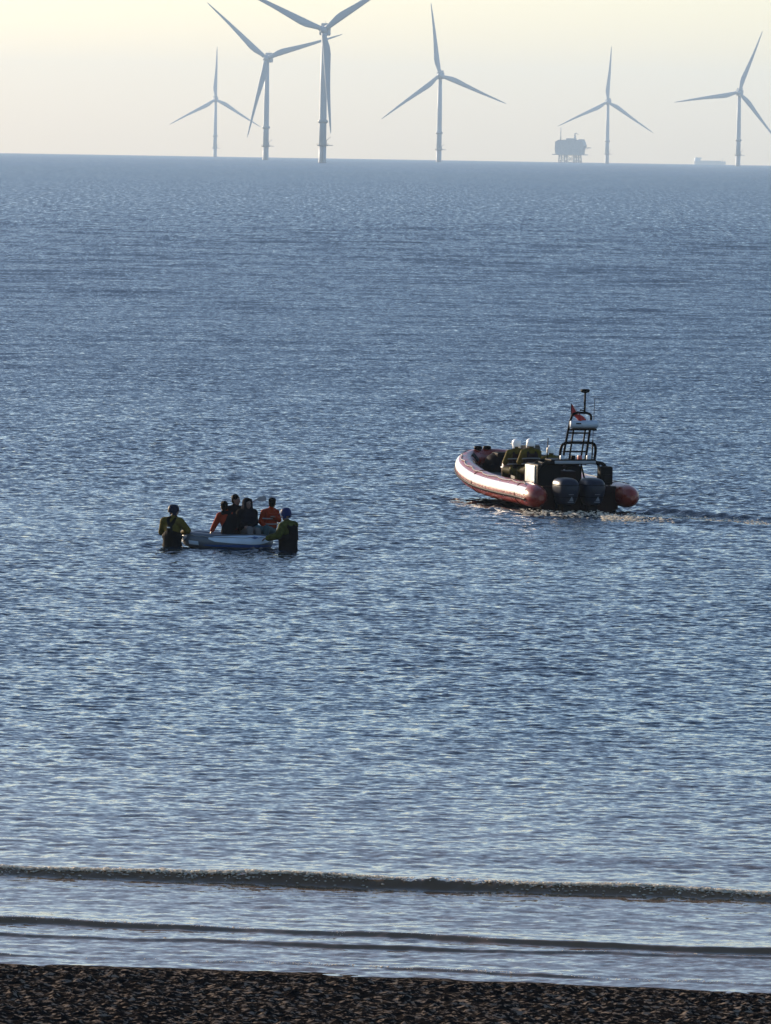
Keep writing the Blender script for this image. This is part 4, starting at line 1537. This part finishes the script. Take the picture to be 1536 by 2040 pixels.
def foam(name, pts, label):
    """pts: (x, y, z, size): flecks and bubbles joined in one sheet of foam"""
    v, f = [], []
    for (x, y, z, s) in pts:
        n = len(v)
        sx = s * rnd.uniform(0.8, 2.8); sy = s * rnd.uniform(0.6, 1.2); sz = s * rnd.uniform(0.3, 0.7)
        a = rnd.uniform(0, 6.28)
        v.append((x, y, z + sz))
        for k in range(5):
            b = a + k * 1.2566
            q = rnd.uniform(0.7, 1.2)
            v.append((x + sx * q * math.cos(b), y + sy * q * math.sin(b), z + sz * 0.2))
        v.append((x, y, z - sz))
        for k in range(5):
            j = (k + 1) % 5
            f.append((n, n + 1 + k, n + 1 + j))
            f.append((n + 6, n + 1 + j, n + 1 + k))
    me = bpy.data.meshes.new(name)
    me.from_pydata(v, [], f)
    o_ = link(name, me, M_FOAM)
    tag(o_, label, 'foam', kind='stuff')
    return o_


# along the breaking wavelets
for i, (cnt, smin, smax) in enumerate(((13000, 0.004, 0.014), (1500, 0.003, 0.007), (320, 0.003, 0.006), (1100, 0.003, 0.007))):
    pts = []
    xs = rng.uniform(-7.5, 7.5, cnt)
    keep = wobble(xs, 300 + i, 1.0) + rng.normal(0, 0.8, cnt)
    bl = breaker_line(i, xs); bh = breaker_height(i, xs)
    c, mm, h, wf, wb, sd = BREAKERS[i]
    for k in range(cnt):
        if i == 0:
            if keep[k] < -1.3 + 0.12 * (xs[k] + 4): continue
            t_ = rng.normal(0.0, 0.03) if rng.random() < 0.92 else rng.normal(-0.08, 0.05)
        else:
            if keep[k] < (0.2 if i in (1, 3) else 0.9): continue
            t_ = rng.normal(0.0, 0.03)
        z = bh[k] * (math.exp(-(abs(t_) / wf) ** 2.2) if t_ < 0 else 1 / (1 + (t_ / wb) ** 2) ** 1.3)
        big = 1.9 if rng.random() < 0.07 else 1.0
        pts.append((xs[k], bl[k] + t_, z + (rng.uniform(0.002, 0.030) if i == 0 else 0.004), rng.uniform(smin, smax) * big))
    foam('breaker_foam', pts, ['foam tumbling along the crest of the largest breaking wavelet', 'foam flecks on the second wavelet from the sea',
                               'sparse foam flecks on the third wavelet near the beach', 'thin line of foam bubbles at the edge of the sand'][i])

# churned water behind the outboards and along the wake
pts = []
for k in range(1150):
    u = rng.random() ** 1.3
    px = 1040 + 235 * rng.random() if rng.random() < 0.5 else 1195 + 150 * u
    py = 1024 + rng.normal(0, 3.0) + (px - 1040) * 0.022 + (6 if px > 1200 else 0)
    w = on_water(px, py)
    pts.append((w.x, w.y, rng.uniform(-0.02, 0.08), rng.uniform(0.010, 0.034)))
for k in range(420):
    px = 1300 + 260 * rng.random() ** 0.8
    py = 1033 + (px - 1300) * 0.055 + rng.normal(0, 2.0)
    w = on_water(px, py)
    pts.append((w.x, w.y, rng.uniform(0.01, 0.07), rng.uniform(0.008, 0.028)))
foam('wake_foam', pts, 'churned foam behind the rescue boat and along its wake')

# ------------------------------------------------------------------ haze
d_far = 15800.0
mb = MB(); mb.box((0, d_far / 2 - 150, 105), (9000, d_far + 300, 250))
hz = bpy.data.materials.new('sea haze')
hz.use_nodes = True
hz.node_tree.nodes.remove(hz.node_tree.nodes['Principled BSDF'])
pv = hz.node_tree.nodes.new('ShaderNodeVolumePrincipled')
pv.inputs['Color'].default_value = (0.63, 0.81, 1.0, 1)
pv.inputs['Density'].default_value = 7.2e-5
pv.inputs['Anisotropy'].default_value = 0.0
hz.node_tree.links.new(pv.outputs[0], hz.node_tree.nodes['Material Output'].inputs['Volume'])
ho = mb.build('haze', hz, smooth=False)
tag(ho, 'pale haze lying over the whole sea', 'haze', kind='stuff')
